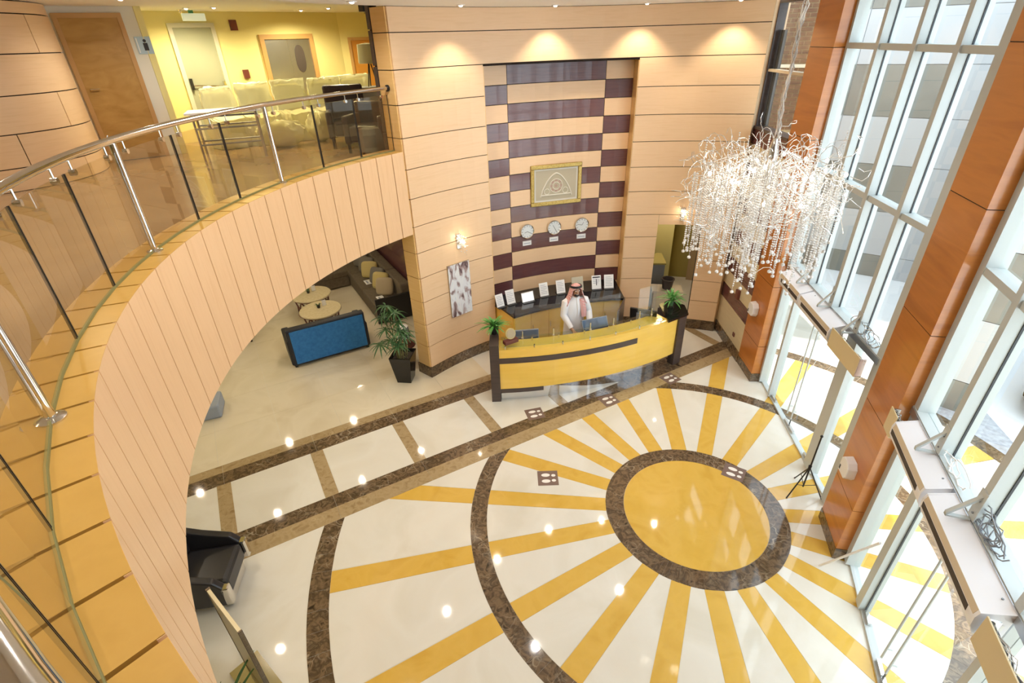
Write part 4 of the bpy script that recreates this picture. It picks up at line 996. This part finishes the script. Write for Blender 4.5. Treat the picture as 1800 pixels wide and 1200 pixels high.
# black tub chair and things at the lower left, below the balcony edge
bx, by = -3.62, 3.86
t = thing('tub_chair', 'black leather tub chair with chrome trims at the foot of the balcony', 'chair', (bx, by, 0)); rz = R(8); c, s_ = cos(rz), sin(rz)
def TB(nm, x0, x1, y0, y1, z0, z1, m_='blkleather', bev=.05): return MB().prism([(bx+a_*c-b_*s_, by+a_*s_+b_*c) for a_, b_ in ((x0, y0), (x1, y0), (x1, y1), (x0, y1))], z0, z1).build(nm, m_, t, bevel=bev)
TB('seat', -.3, .30, -.27, .27, .2, .46); TB('backrest', -.42, -.28, -.36, .36, .16, .82, bev=.06)
for s1 in (-1, 1):
    prof = [(-.4, .16), (.26, .16), (.30, .42), (.2, .56), (-.1, .66), (-.4, .80)]
    y0_, y1_ = (.27, .36) if s1 > 0 else (-.36, -.27)
    MB().hexa([(bx+a_*c-y0_*s_, by+a_*s_+y0_*c, z_) for a_, z_ in prof], [(bx+a_*c-y1_*s_, by+a_*s_+y1_*c, z_) for a_, z_ in prof]).build('arm', 'blkleather', t, bevel=.02)
    TB('chrome_trim', .24, .335, y0_ if s1 > 0 else y0_, y1_, .17, .45, 'chrome', .02)
TB('base', -.25, .25, -.25, .25, .0, .16, 'chrome', .02)
pa, pb = Vector((-2.90, 2.96)), Vector((-2.41, 2.54)); t = thing('display_board', 'slim beige display board standing at the bottom left below the balcony', 'board', (-2.65, 2.75, 0))
MB().wallbox(pa, pb, .03, 1.3, 0, .03).build('panel', 'beigecl', t)
MB().wallbox(pa, pa+(pb-pa)*.03, .0, 1.31, -.004, .034).wallbox(pb-(pb-pa)*.02, pb, 0, 1.31, -.004, .034).build('edge_frame', 'corner', t)
MB().box((-2.655, 2.75, .012), (.75, .3, .024), math.atan2(-.42, .49)).build('foot', 'chrome', t)
qx, qy = -2.62, 2.18
t = thing('floor_planter', 'green leafy plant in a pot at the bottom edge below the balcony', 'plant', (qx, qy, 0)); MB().lathe((qx, qy, 0), [(.16, 0), (.22, .45), (.2, .45), (.18, .40)], 20).build('pot', 'blk', t, True)
rr = random.Random(21)
for i in range(46):
    a_ = rr.uniform(0, tau); e_ = rr.uniform(.3, 1.4); mb = MB(); leaf_blade(mb, (qx+rr.uniform(-.08, .08), qy+rr.uniform(-.08, .08), .42), (cos(a_)*cos(e_), sin(a_)*cos(e_), sin(e_)), rr.uniform(.5, .75), .03, .4, 5); mb.build('leaf', 'leaf', t)

# ================================================================== OFFICE THINGS
ca = P(6.4, 81.6)
t = thing('office_cabinet', 'olive topped cabinet inside the office opening', 'cabinet', (ca[0], ca[1], 0)); box('body', 'grey', (ca[0], ca[1], .55), (.42, .6, 1.1), t, R(-6)); box('top', 'olive', (ca[0], ca[1], 1.12), (.46, .64, .04), t, R(-6)); box('drawer_front', 'stem', (ca[0]+.215, ca[1], .8), (.01, .5, .3), t, R(-6))
cb = P(5.72, 79.0)
t = thing('office_shelf', 'low pale counter inside the office opening', 'counter', (cb[0], cb[1], 0)); box('body', 'beigecl', (cb[0], cb[1], .33), (.6, .36, .66), t, R(-10)); box('top', 'tan', (cb[0], cb[1], .68), (.66, .4, .04), t, R(-10))
t = thing('waste_basket', 'dark wicker basket on the office counter', 'basket', (cb[0], cb[1], .7)); MB().lathe((cb[0], cb[1], .7), [(.10, 0), (.13, .2), (.14, .22), (.12, .22), (.1, .1)], 18).build('basket', 'wicker', t, True)
MB().tube([(cb[0]+.135*cos(tau*j/20), cb[1]+.135*sin(tau*j/20), .925) for j in range(21)], .014, 6).build('rim', 'wicker', t, True)

# ================================================================== STREET FRONT FITTINGS
def QB(Q, s0, s1, o0, o1, z0, z1): return MB().prism([Q(s0, o0), Q(s1, o0), Q(s1, o1), Q(s0, o1)], z0, z1)
def air_curtain(Q_, s0, s1, label, n_):
    Q = lambda s_, o=0.: Q_(s_, o+.08)
    ZD = .08
    c_ = Q((s0+s1)/2, .1); t = thing('air_curtain', label, 'air curtain', (c_.x, c_.y, 2.0), 'air curtains over the doors')
    prof = [(o, z+ZD) for o, z in ((.025, 2.26), (.20, 2.20), (.215, 2.145), (.21, 2.07), (.18, 2.0), (.025, 1.97))]
    sh = MB().hexa([(*Q(s0+.012, o), z) for o, z in prof], [(*Q(s1-.012, o), z) for o, z in prof]).build('housing', 'whitep', t, True)
    for a_, b_ in ((s0, s0+.014), (s1-.014, s1)):
        p3 = [(o*1.01, z+(.003 if z > 2.18 else -.003)) for o, z in prof]
        ec = MB().hexa([(*Q(a_, o), z) for o, z in p3], [(*Q(b_, o), z) for o, z in p3]).build('end_cap', 'whitep', t)
    e_ = .004*(1 if True else 0)
    MB().hexa([(*Q(s0+.03, o), z+ZD) for o, z in ((.2025, 2.20), (.2175, 2.148), (.213, 2.147), (.198, 2.199))], [(*Q(s1-.03, o), z+ZD) for o, z in ((.2025, 2.20), (.2175, 2.148), (.213, 2.147), (.198, 2.199))]).build('front_band', 'tan', t)
    MB().hexa([(*Q(s0+.03, o), z+ZD) for o, z in ((.2175, 2.138), (.2135, 2.08), (.208, 2.08), (.212, 2.138))], [(*Q(s1-.1, o), z+ZD) for o, z in ((.2175, 2.138), (.2135, 2.08), (.208, 2.08), (.212, 2.138))]).build('air_slot', 'wicker', t)
    QB(Q, s1+.0005, s1+.002, .05, .09, 2.08+ZD, 2.14+ZD).build('rating_label', 'paper', t); MB().tube([(*Q(s1-.12, .06), 2.24+ZD), (*Q(s1-.12, .06), 2.253+ZD)], .008, 8).build('screw', 'grey', t)
    return t
air_curtain(Q1, 1.87, 2.68, 'white air curtain over the far doors, closest to the striped wall', 0); air_curtain(Q1, .82, 1.84, 'white air curtain over the far doors, closer to the middle pillar', 1)
air_curtain(Q2, .22, 1.13, 'white air curtain over the near doors, next to the middle pillar', 2); air_curtain(Q2, 1.18, 2.26, 'white air curtain over the near doors, at the lower right corner', 3)
def operator(Q_, s0, s1, label):
    Q = lambda s_, o=0.: Q_(s_, o+.08)
    c_ = Q((s0+s1)/2, .1); t = thing('door_operator', label, 'door operator', (c_.x, c_.y, 2.06), 'open door operator boxes')
    QB(Q, s0, s1, .185, .195, 2.06, 2.32).build('front_plate', 'beigebox', t); QB(Q, s0, s1, .11, .185, 2.06, 2.07).build('bottom_plate', 'beigebox', t)
    QB(Q, s0, s0+.012, .11, .19, 2.06, 2.30).build('end_plate', 'steel', t)
    QB(Q, s0+.02, s1-.02, .112, .16, 2.075, 2.23).build('drive_unit', 'blk', t)
    mb = MB(); rr = random.Random(int(s1*100))
    for i in range(5):
        mb.tube([(*Q(s0+(s1-s0)*(j/7)+rr.uniform(-.01, .01), .15+rr.uniform(-.03, .03)), 2.25+rr.uniform(-.02, .05)) for j in range(8)], .004, 5)
    mb.build('loose_wires', 'steel', t)
operator(Q1, .06, .80, 'beige open door operator box against the middle pillar over the far doors'); operator(Q2, .01, .20, 'short beige door operator box on the side of the middle pillar'); operator(Q2, 2.30, 2.88, 'beige door operator box at the right edge over the near doors')
for Q, s_, l_ in ((Q1, 1.33, 'white triangular bracket on the far bay mullion nearer the middle pillar'), (Q1, 2.10, 'white triangular bracket on the far bay mullion behind the chandelier'), (Q1, .60, 'white triangular bracket over the beige operator box of the far bay'), (Q2, .70, 'white triangular bracket on the first near bay mullion'), (Q2, 1.46, 'white triangular bracket on the second near bay mullion')):
    c_ = Q(s_, .1); t = thing('support_bracket', l_, 'bracket', (c_.x, c_.y, 2.36), 'air curtain brackets')
    MB().hexa([(*Q(s_-.016, o), z) for o, z in ((.11, 2.60), (.11, 2.57), (.27, 2.35), (.27, 2.38))], [(*Q(s_+.016, o), z) for o, z in ((.11, 2.60), (.11, 2.57), (.27, 2.35), (.27, 2.38))]).build('slanted_arm', 'alu', t)
    QB(Q, s_-.05, s_+.05, .106, .112, 2.365, 2.64).build('wall_plate', 'alu', t); QB(Q, s_-.016, s_+.016, .112, .27, 2.347, 2.362).build('flat_arm', 'alu', t)
    for dz in (.06, .18): MB().tube([(*Q(s_, .112), 2.36+dz), (*Q(s_, .12), 2.36+dz)], .009, 6).build('bolt', 'grey', t)
QB(Q1, .0, LN1, .101, .109, 2.27, 2.35).build('head_channel', 'silver', bpy.data.objects['window_1']); QB(Q2, .0, LN2, .101, .109, 2.27, 2.35).build('head_channel', 'silver', bpy.data.objects['window_2'])
for Q, s_, l_, m_, sd in ((Q1, .45, 'tangle of thin cables over the operator box of the far bay', 'steel', 3), (Q2, .95, 'loop of white cable behind the first near air curtain', 'paper', 4), (Q2, 1.7, 'messy bundle of grey cables behind the last air curtain', 'grey', 5)):
    rr = random.Random(sd); mb = MB()
    for k in range(3 if sd == 4 else 7):
        c0 = s_+rr.uniform(-.2, .2); r0 = rr.uniform(.05, .11)
        mb.tube([(*Q(c0+r0*1.6*cos(tau*j/14), .07+rr.uniform(-.012, .03)), 2.365+r0*.9+r0*.9*sin(tau*j/14)) for j in range(15)], .005, 5)
    tag(mb.build('cable_loops', m_), l_, 'cable', 'cables above the door heads')
# clip-on devices on the pillars
def device(T3, z, label):
    b = T3(0, z-.12, 0); t = thing('wall_speaker', label, 'speaker', b, 'white wall speakers on the pillars')
    pr2 = [(-.12, -.12), (.07, -.12), (.12, -.06), (.12, .07), (.06, .13), (-.07, .13), (-.12, .08)]
    MB().hexa([T3(x, z+y, 0) for x, y in pr2], [T3(x*.9, z+y*.9, .10) for x, y in pr2]).build('case', 'whitep', t, bevel=.01)
    MB().hexa([T3(x, z+y, .098) for x, y in ((-.09, -.08), (-.065, -.08), (-.065, -.02), (-.09, -.02))], [T3(x, z+y, .103) for x, y in ((-.09, -.08), (-.065, -.08), (-.065, -.02), (-.09, -.02))]).build('grip', 'blk', t)
device(lambda x, y, d: (*S(1.66+x, -.006-d), y), 1.30, 'white speaker box on the pillar by the striped wall')
def P2f(x, y, d): q = FA(1.594-d, -.1-x); return (q[0], q[1], y)
device(P2f, 1.16, 'white speaker box low on the middle pillar')
q = S(.87, -.0); tag(MB().wallbox(S(.80), S(.92), 1.12, 1.30, -.06, 0).build('fire_call_box', 'brownred', None, bevel=.008), 'brown red alarm box on the striped side wall', 'alarm')
tag(MB().wallbox(S(.97), S(1.05), .36, .44, -.02, 0).build('wall_socket', 'brownred', None, bevel=.004), 'small brown socket low on the striped side wall', 'socket')
# camera tripod without camera
tx, ty = 4.0, 5.08; t = thing('tripod', 'thin black tripod stand at the foot of the far glass doors', 'tripod', (tx, ty, 0))
MB().tube([(tx, ty, .10), (tx+.01, ty, 1.0)], .011, 8).build('column', 'blk', t); MB().ball((tx+.01, ty, 1.01), .02, 8, 6).build('head', 'blk', t, True); MB().lathe((tx, ty, .44), [(.02, 0), (.022, .05)], 10).build('collar', 'blk', t)
for (fx, fy) in ((3.74, 4.97), (4.2, 4.93), (4.03, 5.33)):
    lg = MB().tube([(tx, ty, .46), (fx, fy, .008)], .009, 6).build('leg', 'blk', t); MB().ball((fx, fy, .012), .012, 6, 4).build('rubber_foot', 'blk', lg)
    MB().tube([(tx, ty, .12), (tx*.45+fx*.55, ty*.45+fy*.55, .46*.45)], .005, 5).build('brace', 'blk', t)
# pale pole leaning in the near bay corner
tag(MB().tube([FA(1.40, -.60, .012), (*Q2(.58, .115), 1.0)], .013, 8).build('leaning_pole', 'whitep'), 'thin pale pole leaning against the near bay frame', 'pole')

# floor stickers with footprints
for i, (x, y, rz, l_) in enumerate(((.464, 5.492, 0., 'brown footprint floor sticker between two gold rays'), (.353, 7.007, .25, 'brown footprint floor sticker on the walkway in front of the desk left half'), (1.692, 7.326, .45, 'brown footprint floor sticker on the band in front of the desk middle'), (2.96, 7.931, .55, 'brown footprint floor sticker at the right end of the desk'), (3.21, 5.485, -.6, 'brown footprint floor sticker on the dark ring of the sun'))):
    t = thing('floor_sticker', l_, 'sticker', (x, y, 0), 'footprint floor stickers'); box('sheet', 'sticker', (x, y, .0012), (.30, .29, .0016), t, rz)
    def O_(cx, cy, a_, b_):
        pts = [(cx+a_*cos(tau*j/14), cy+b_*sin(tau*j/14)) for j in range(14)]
        return [(x+p[0]*cos(rz)-p[1]*sin(rz), y+p[0]*sin(rz)+p[1]*cos(rz)) for p in pts]
    for s1 in (-1, 1):
        MB().prism(O_(-.03, s1*.06, .065, .034), .002, .0026).build('sole_print', 'footw', t); MB().prism(O_(.085, s1*.05, .032, .026), .002, .0026).build('heel_print', 'footw', t)

# ================================================================== CHANDELIER
ch = thing('chandelier', 'cloud shaped silver wire chandelier with long hanging glass bead strands', 'chandelier', (CX, CY, 3.3))
rr = random.Random(17)
MB().lathe((CX, CY, 5.98), [(.10, .05), (.12, .03), (.05, 0)], 20).build('ceiling_cup', 'chrome', ch, True)
mb = MB()
for k in range(5):
    o_ = [(rr.uniform(-.02, .02), rr.uniform(-.02, .02)) for _ in range(12)]
    mb.tube([(CX+o_[i][0]*1.2, CY+o_[i][1]*1.2, 5.99-i*1.22/11) for i in range(12)], .006, 5)
mb.build('suspension_cords', 'wire', ch)
MB().lathe((CX, CY, 4.35), [(.02, 0), (.05, .05), (.05, .30), (.02, .42)], 14).build('core', 'chrome', ch, True)
RC = .66
mb = MB()
for k in range(420):
    a_ = rr.uniform(0, tau); rad = RC*math.sqrt(rr.random()); z_ = rr.gauss(4.33, .17)
    p = Vector((CX+rad*cos(a_), CY+rad*sin(a_), z_)); d_ = Vector((rr.gauss(0, 1), rr.gauss(0, 1), rr.gauss(.2, .8))).normalized(); pts = [p]
    for i in range(6):
        d_ = (d_+Vector((rr.gauss(0, .7), rr.gauss(0, .7), rr.gauss(0, .6)))).normalized(); p = p+d_*.055
        pts.append(p.copy())
    mb.tube(pts, .0032, 4, False)
for k in range(26):
    a_ = rr.uniform(0, tau); rad = RC*rr.uniform(.2, .95); x, y = CX+rad*cos(a_), CY+rad*sin(a_); h_ = rr.uniform(.15, .38); b_ = rr.uniform(0, tau)
    mb.tube([(x+.09*(1-cos(t_/7*2.6))*cos(b_), y+.09*(1-cos(t_/7*2.6))*sin(b_), 4.45+h_*sin(t_/7*2.2)) for t_ in range(8)], .003, 4, False)
stuff(mb.build('wire_tangle', 'wire', ch))
for k in range(18):
    a_ = tau*k/18; e_ = RC*(.55+.4*(k % 3)/2); MB().tube([(CX+.04*cos(a_), CY+.04*sin(a_), 4.5), (CX+e_*.5*cos(a_), CY+e_*.5*sin(a_), 4.62), (CX+e_*cos(a_), CY+e_*sin(a_), 4.50)], .005, 6).build('branch_arm', 'wire', ch, True)
def strand_mesh(ln_, sd):
    r3 = random.Random(sd); bm = bmesh.new(); z_ = 0
    while z_ < ln_:
        bmesh.ops.create_icosphere(bm, subdivisions=1, radius=.0085+r3.uniform(-.001, .001), matrix=Matrix.Translation((r3.uniform(-.002, .002), r3.uniform(-.002, .002), -z_)))
        z_ += .0215
    bmesh.ops.create_icosphere(bm, subdivisions=1, radius=.019, matrix=Matrix.Translation((0, 0, -ln_-.055)))
    bmesh.ops.create_cone(bm, segments=4, radius1=.0015, radius2=.0015, depth=.06, matrix=Matrix.Translation((0, 0, -ln_-.025)))
    me = bpy.data.meshes.new('bead_strand'); bm.to_mesh(me); bm.free(); me.materials.append(M['bead']); me.shade_smooth(); return me
variants = [strand_mesh(.42+.075*i, i) for i in range(10)]
for k in range(190):
    a_ = rr.uniform(0, tau); rad = RC*math.sqrt(rr.random()) if k > 70 else RC*rr.uniform(.82, 1.0)
    out = rad/RC; want = 1.10-.5*out+rr.uniform(-.16, .16); vi = max(0, min(9, int((want-.42)/.075)))
    me = variants[vi]; o = bpy.data.objects.new('bead_strand', me); COL.objects.link(o); o.parent = ch
    top = 4.42+.12*(1-out)+rr.uniform(-.10, .10)
    o.location = (rad*cos(a_), rad*sin(a_), top-3.3)
short = strand_mesh(.16, 99)
for k in range(14):
    a_ = rr.uniform(0, tau); rad = RC*rr.uniform(.2, .9); o = bpy.data.objects.new('bead_strand', short); COL.objects.link(o); o.parent = ch; o.location = (rad*cos(a_), rad*sin(a_), 4.78-3.3+rr.uniform(-.06, .06))
for k in range(22):
    a_ = tau*k/22+rr.uniform(-.1, .1); rad = RC*rr.uniform(.25, .95); z_ = 4.58-.42*rr.random()
    MB().ball((CX+rad*cos(a_), CY+rad*sin(a_), z_), .016, 8, 6, (1, 1, 1.3)).build('bulb', 'bulb', ch, True)
for k in range(4):
    a_ = tau*k/4+.4; lamp('chandelier_lamp', 'POINT', (CX+.4*cos(a_), CY+.4*sin(a_), 4.42), 3, (1, .9, .74), .08)

# ================================================================== UPPER FLOOR THINGS
ZU = 3.956
def wl_(A, B):
    A = Vector(A); B = Vector(B); d = (B-A).normalized(); n = Vector((d.y, -d.x))       # n towards the viewer
    def T3(t_, z_, o_): q = A+d*t_+n*o_; return (q.x, q.y, z_)
    return T3
def panel3(T3, t0, t1, z0, z1, o0, o1): return MB().hexa([T3(t0, z0, o0), T3(t1, z0, o0), T3(t1, z0, o1), T3(t0, z0, o1)], [T3(t0, z1, o0), T3(t1, z1, o0), T3(t1, z1, o1), T3(t0, z1, o1)])
WA = wl_((-9.5, 7.55), (-5.85, 10.0)); WB = wl_((-6.75, 10.85), (-3.75, 13.86)); WC = wl_((-3.75, 13.86), (-1.2, 14.9))
def frame3(T3, t0, t1, z1, fw_, m_, name, label):
    mb = MB()
    for (a_, b_, c_, d_) in ((t0, t0+fw_, ZU, z1), (t1-fw_, t1, ZU, z1), (t0+fw_, t1-fw_, z1-fw_, z1)):
        mb.hexa([T3(a_, c_, 0), T3(b_, c_, 0), T3(b_, c_, .05), T3(a_, c_, .05)], [T3(a_, d_, 0), T3(b_, d_, 0), T3(b_, d_, .05), T3(a_, d_, .05)])
    return struct(mb.build(name, m_), label)
d5 = frame3(WA, 3.20, 4.10, 6.13, .065, 'doorframe', 'door_5', 'oak veneered door between the round drum and the restroom sign')
panel3(WA, 3.265, 4.035, ZU+.01, 6.065, .0, .03).build('leaf', 'doorwood', d5); MB().tube([WA(3.33, 5.08, .03), WA(3.33, 5.08, .08), WA(3.45, 5.08, .08)], .01, 8).build('lever', 'chrome', d5, True)
d6 = frame3(WB, .69, 1.53, 6.03, .075, 'greyframe', 'door_6', 'grey green fire door with a push bar under the exit lamp')
panel3(WB, .765, 1.455, ZU+.01, 5.955, .0, .02).build('leaf', 'greydoor', d6); panel3(WB, .88, 1.34, 4.15, 4.82, .02, .026).build('kick_panel', 'greyframe', d6)
MB().tube([WB(.80, 4.98, .075), WB(1.43, 4.93, .075)], .013, 8).build('push_bar', 'chrome', d6, True); panel3(WB, .79, .83, 4.9, 5.1, .02, .09).build('bar_bracket', 'blk', d6); panel3(WB, 1.40, 1.44, 4.86, 5.02, .02, .09).build('bar_bracket', 'chrome', d6)
d7 = frame3(WB, 2.36, 3.55, 5.82, .09, 'doorframe', 'door_7', 'steel lift door with an oval red window in an oak frame')
panel3(WB, 2.45, 2.95, ZU+.01, 5.73, .0, .02).build('leaf', 'steel', d7); lf = panel3(WB, 2.955, 3.46, ZU+.01, 5.73, .0, .02).build('leaf', 'steel', d7)
MB().loft([[WB(3.18+.11*cos(tau*j/20), 5.35+.27*math.copysign(abs(sin(tau*j/20))**.7, sin(tau*j/20)), o_) for j in range(20)] for o_ in (.018, .03)]).build('oval_window', 'wicker', lf)
d8 = frame3(WC, .16, .96, 5.73, .06, 'doorframe', 'door_8', 'orange wood door at the back corner of the upper floor')
panel3(WC, .22, .90, ZU+.01, 5.67, .0, .02).build('leaf', 'orangedoor', d8)
t = thing('exit_lamp', 'green white exit lamp hanging above the fire door', 'exit sign', WB(1.1, 6.05, .35)); 
MB().tube([WB(1.1, 6.22, .35), WB(1.1, 6.17, .35)], .015, 8).build('stem', 'green', t); panel3(WB, .90, 1.30, 6.05, 6.17, .32, .38).build('body', 'exitw', t, bevel=.01)
MB().box(WB(1.08, 6.19, .30), (.05, .05, .06)).build('pointer', 'green', t)
tag(panel3(WB, 1.84, 1.98, 5.90, 6.08, .0, .03).build('alarm_plate', 'brownred'), 'brown alarm plate high beside the fire door', 'alarm')
t = tag(panel3(WB, 1.86, 1.97, 5.04, 5.20, .0, .05).build('call_point', 'brownred'), 'dark red call point at hand height beside the fire door', 'alarm')
t = tag(panel3(WA, 4.17, 4.39, 5.55, 5.80, .0, .02).build('restroom_sign', 'signblue'), 'pale blue restroom sign with a dark figure beside the oak door', 'sign')
MB().tube([WA(4.30, 5.74, .02), WA(4.30, 5.74, .024)], .024, 12).build('figure_head', 'ink', t); panel3(WA, 4.268, 4.332, 5.60, 5.71, .02, .024).build('figure_body', 'ink', t)
panel3(WA, 4.185, 4.20, 5.57, 5.78, .02, .023).build('border_line', 'paper', t)
q = (-2.06, 9.30); tag(MB().box((q[0], q[1], 6.06), (.2, .09, .09), R(60)).tube([(q[0], q[1], 6.10), (q[0], q[1], 6.22)], .012, 6).build('security_camera', 'blk'), 'black security camera under the upper ceiling by the dark pier', 'camera')
for (x, y, l_) in ((-5.75, 11.0, 'small sprinkler head in the upper ceiling left of the exit lamp'), (-3.0, 13.4, 'small sprinkler head in the upper ceiling over the orange door')):
    tag(MB().lathe((x, y, 6.16), [(.02, 0), (.03, .01), (.01, .02), (.04, .05), (.04, .06)], 12).build('sprinkler_head', 'chrome', None, True), l_, 'sprinkler', 'ceiling sprinklers')

# chairs wrapped in plastic sheeting
def wrapped(x, y, rz, w_, d_, h_, label, seed, name='wrapped_chair', cat='chair', lump=False):
    t = thing(name, label, cat, (x, y, ZU), 'furniture wrapped in plastic'); n1 = 56
    if not lump:
        c, s_ = cos(rz), sin(rz)
        def B_(nm, x0, x1, y0, y1, z0, z1, mm='yfabric'): return MB().prism([(x+a_*c-b_*s_, y+a_*s_+b_*c) for a_, b_ in ((x0, y0), (x1, y0), (x1, y1), (x0, y1))], ZU+z0, ZU+z1).build(nm, mm, t, bevel=.03)
        B_('seat', -.22, .24, -.24, .24, .25, .45); B_('backrest', -.28, -.18, -.24, .24, .2, h_-.07)
        for a_ in (-.22, .2):
            for b_ in (-.2, .2): B_('leg', a_-.02, a_+.02, b_-.02, b_+.02, 0, .26, 'wicker')
    rings = []
    for i in range(23):
        t_ = i/22; ring = []
        for j in range(n1):
            a_ = tau*j/n1; ca_, sa_ = cos(a_), sin(a_)
            if lump: k_ = math.sqrt(max(.02, 1-(2*t_-1)**2*.96)); zz_ = h_*t_
            else: k_ = (1.0-.08*t_) if i < 22 else .3; zz_ = h_*min(1, t_*1.04)
            lx = math.copysign(abs(ca_)**.6, ca_)*d_/2*k_; ly = math.copysign(abs(sa_)**.6, sa_)*w_/2*k_
            if not lump and t_ > .48: lx = min(lx, -.12+.26*(1-t_))
            nz = noise.noise(Vector((lx*6+seed*3.1, ly*6, zz_*4)))*.10+noise.noise(Vector((a_*4.5, seed, t_*1.2)))*.10+noise.noise(Vector((lx*16, ly*16+seed, zz_*13)))*.07
            lx *= 1+nz*1.5; ly *= 1+nz*1.5
            ring.append((x+lx*cos(rz)-ly*sin(rz), y+lx*sin(rz)+ly*cos(rz), ZU+.004+max(0, zz_+(nz*.3 if 0 < i else 0))))
        rings.append(ring)
    MB().loft(rings).build('plastic_cover' if not lump else 'bag', 'plastic', t, True)
    if lump: MB().ball((x, y, ZU+h_*.45), .5, 14, 8, (d_*.75, w_*.75, h_*.8)).build('stuffing', 'yfabric', t, True)
wrapped(-5.25, 10.55, R(-40), .64, .62, 1.02, 'plastic wrapped chair nearest the fire door', 1); wrapped(-4.72, 10.85, R(-50), .64, .62, 1.05, 'second plastic wrapped chair from the fire door', 2)
wrapped(-4.16, 11.2, R(-50), .66, .62, 1.07, 'third plastic wrapped chair from the fire door', 3); wrapped(-3.6, 11.55, R(-60), .66, .62, 1.07, 'plastic wrapped chair in front of the lift door right side', 4); wrapped(-3.05, 11.95, R(-60), .66, .62, 1.08, 'plastic wrapped chair nearest the dark pier', 5)
wrapped(-4.2, 10.36, R(20), .42, .85, .46, 'full yellow plastic bag lying on the upper floor behind the railing', 6, 'plastic_bag', 'bag', True); wrapped(-3.62, 10.80, R(60), .40, .42, .55, 'bulging plastic bag behind the railing beside the dark armchair', 7, 'plastic_bag', 'bag', True)
tx, ty, rz = -4.72, 9.55, R(22); t = thing('metal_table', 'folded steel frame table with a white top behind the railing', 'table', (tx, ty, ZU))
def TT(a_, b_): return (tx+a_*cos(rz)-b_*sin(rz), ty+a_*sin(rz)+b_*cos(rz))
MB().prism([TT(-.6, -.3), TT(.55, -.3), TT(.55, .3), TT(-.6, .3)], ZU+.72, ZU+.75).build('tabletop', 'paper', t)
for a_ in (-.5, .45):
    for b_ in (-.25, .25): MB().tube([(*TT(a_, b_), ZU), (*TT(a_, b_), ZU+.72)], .018, 8).build('leg', 'steel', t)
for z_ in (.25, .5, .68):
    for b_ in (-.25, .25): MB().tube([(*TT(-.5, b_), ZU+z_), (*TT(.45, b_), ZU+z_)], .014, 6).build('cross_bar', 'grey', t)
armchair(-2.95, 10.45, R(-75), 'brownleather', 'tall dark brown chair just left of the dark pier on the upper floor', 'armchair', 'blk', ZU, 1.0)
armchair(-2.35, 9.65, R(-100), 'brownleather', 'dark brown armchair at the right end of the railing', 'armchair', 'blk', ZU, .78)
t = thing('draped_stool', 'stool under a grey draped cloth at the right end of the railing', 'stool', (-2.2, 8.95, ZU)); 
rings = [[(-2.2+r_*(1+.10*sin(5*tau*j/24+i))*cos(tau*j/24), 8.95+r_*(1+.10*sin(5*tau*j/24+i))*sin(tau*j/24), ZU+z_) for j in range(24)] for i, (r_, z_) in enumerate(((.20, .12), (.19, .25), (.17, .40), (.155, .46), (.02, .47)))]
MB().loft(rings).build('cloth', 'pillowg', t, True)
for k in range(4): a_ = tau*k/4+.4; MB().tube([(-2.2+.16*cos(a_), 8.95+.16*sin(a_), ZU), (-2.2+.12*cos(a_), 8.95+.12*sin(a_), ZU+.4)], .014, 6).build('leg', 'blk', t)
t = thing('low_cabinet', 'pale grey cabinet carrying the wrapped lamp by the dark pier', 'cabinet', (-2.58, 11.3, ZU)); box('body', 'greyframe', (-2.58, 11.3, ZU+.44), (.5, .45, .88), t, .3); box('top', 'stoneg', (-2.58, 11.3, ZU+.895), (.54, .49, .03), t, .3); box('door', 'greyframe', (-2.52, 11.07, ZU+.44), (.44, .02, .8), t, .3)
lx, ly, lz = -2.58, 11.3, ZU+.912; t = thing('wrapped_lamp', 'tripod lamp with a plastic wrapped drum shade on the cabinet', 'lamp', (lx, ly, lz))
for k in range(3): a_ = tau*k/3; MB().tube([(lx+.11*cos(a_), ly+.11*sin(a_), lz), (lx+.02*cos(a_), ly+.02*sin(a_), lz+.42)], .011, 6).build('leg', 'wicker', t)
MB().lathe((lx, ly, lz+.40), [(.19, 0), (.2, .02), (.18, .32), (.03, .34)], 24).build('shade', 'lampsh', t, True)
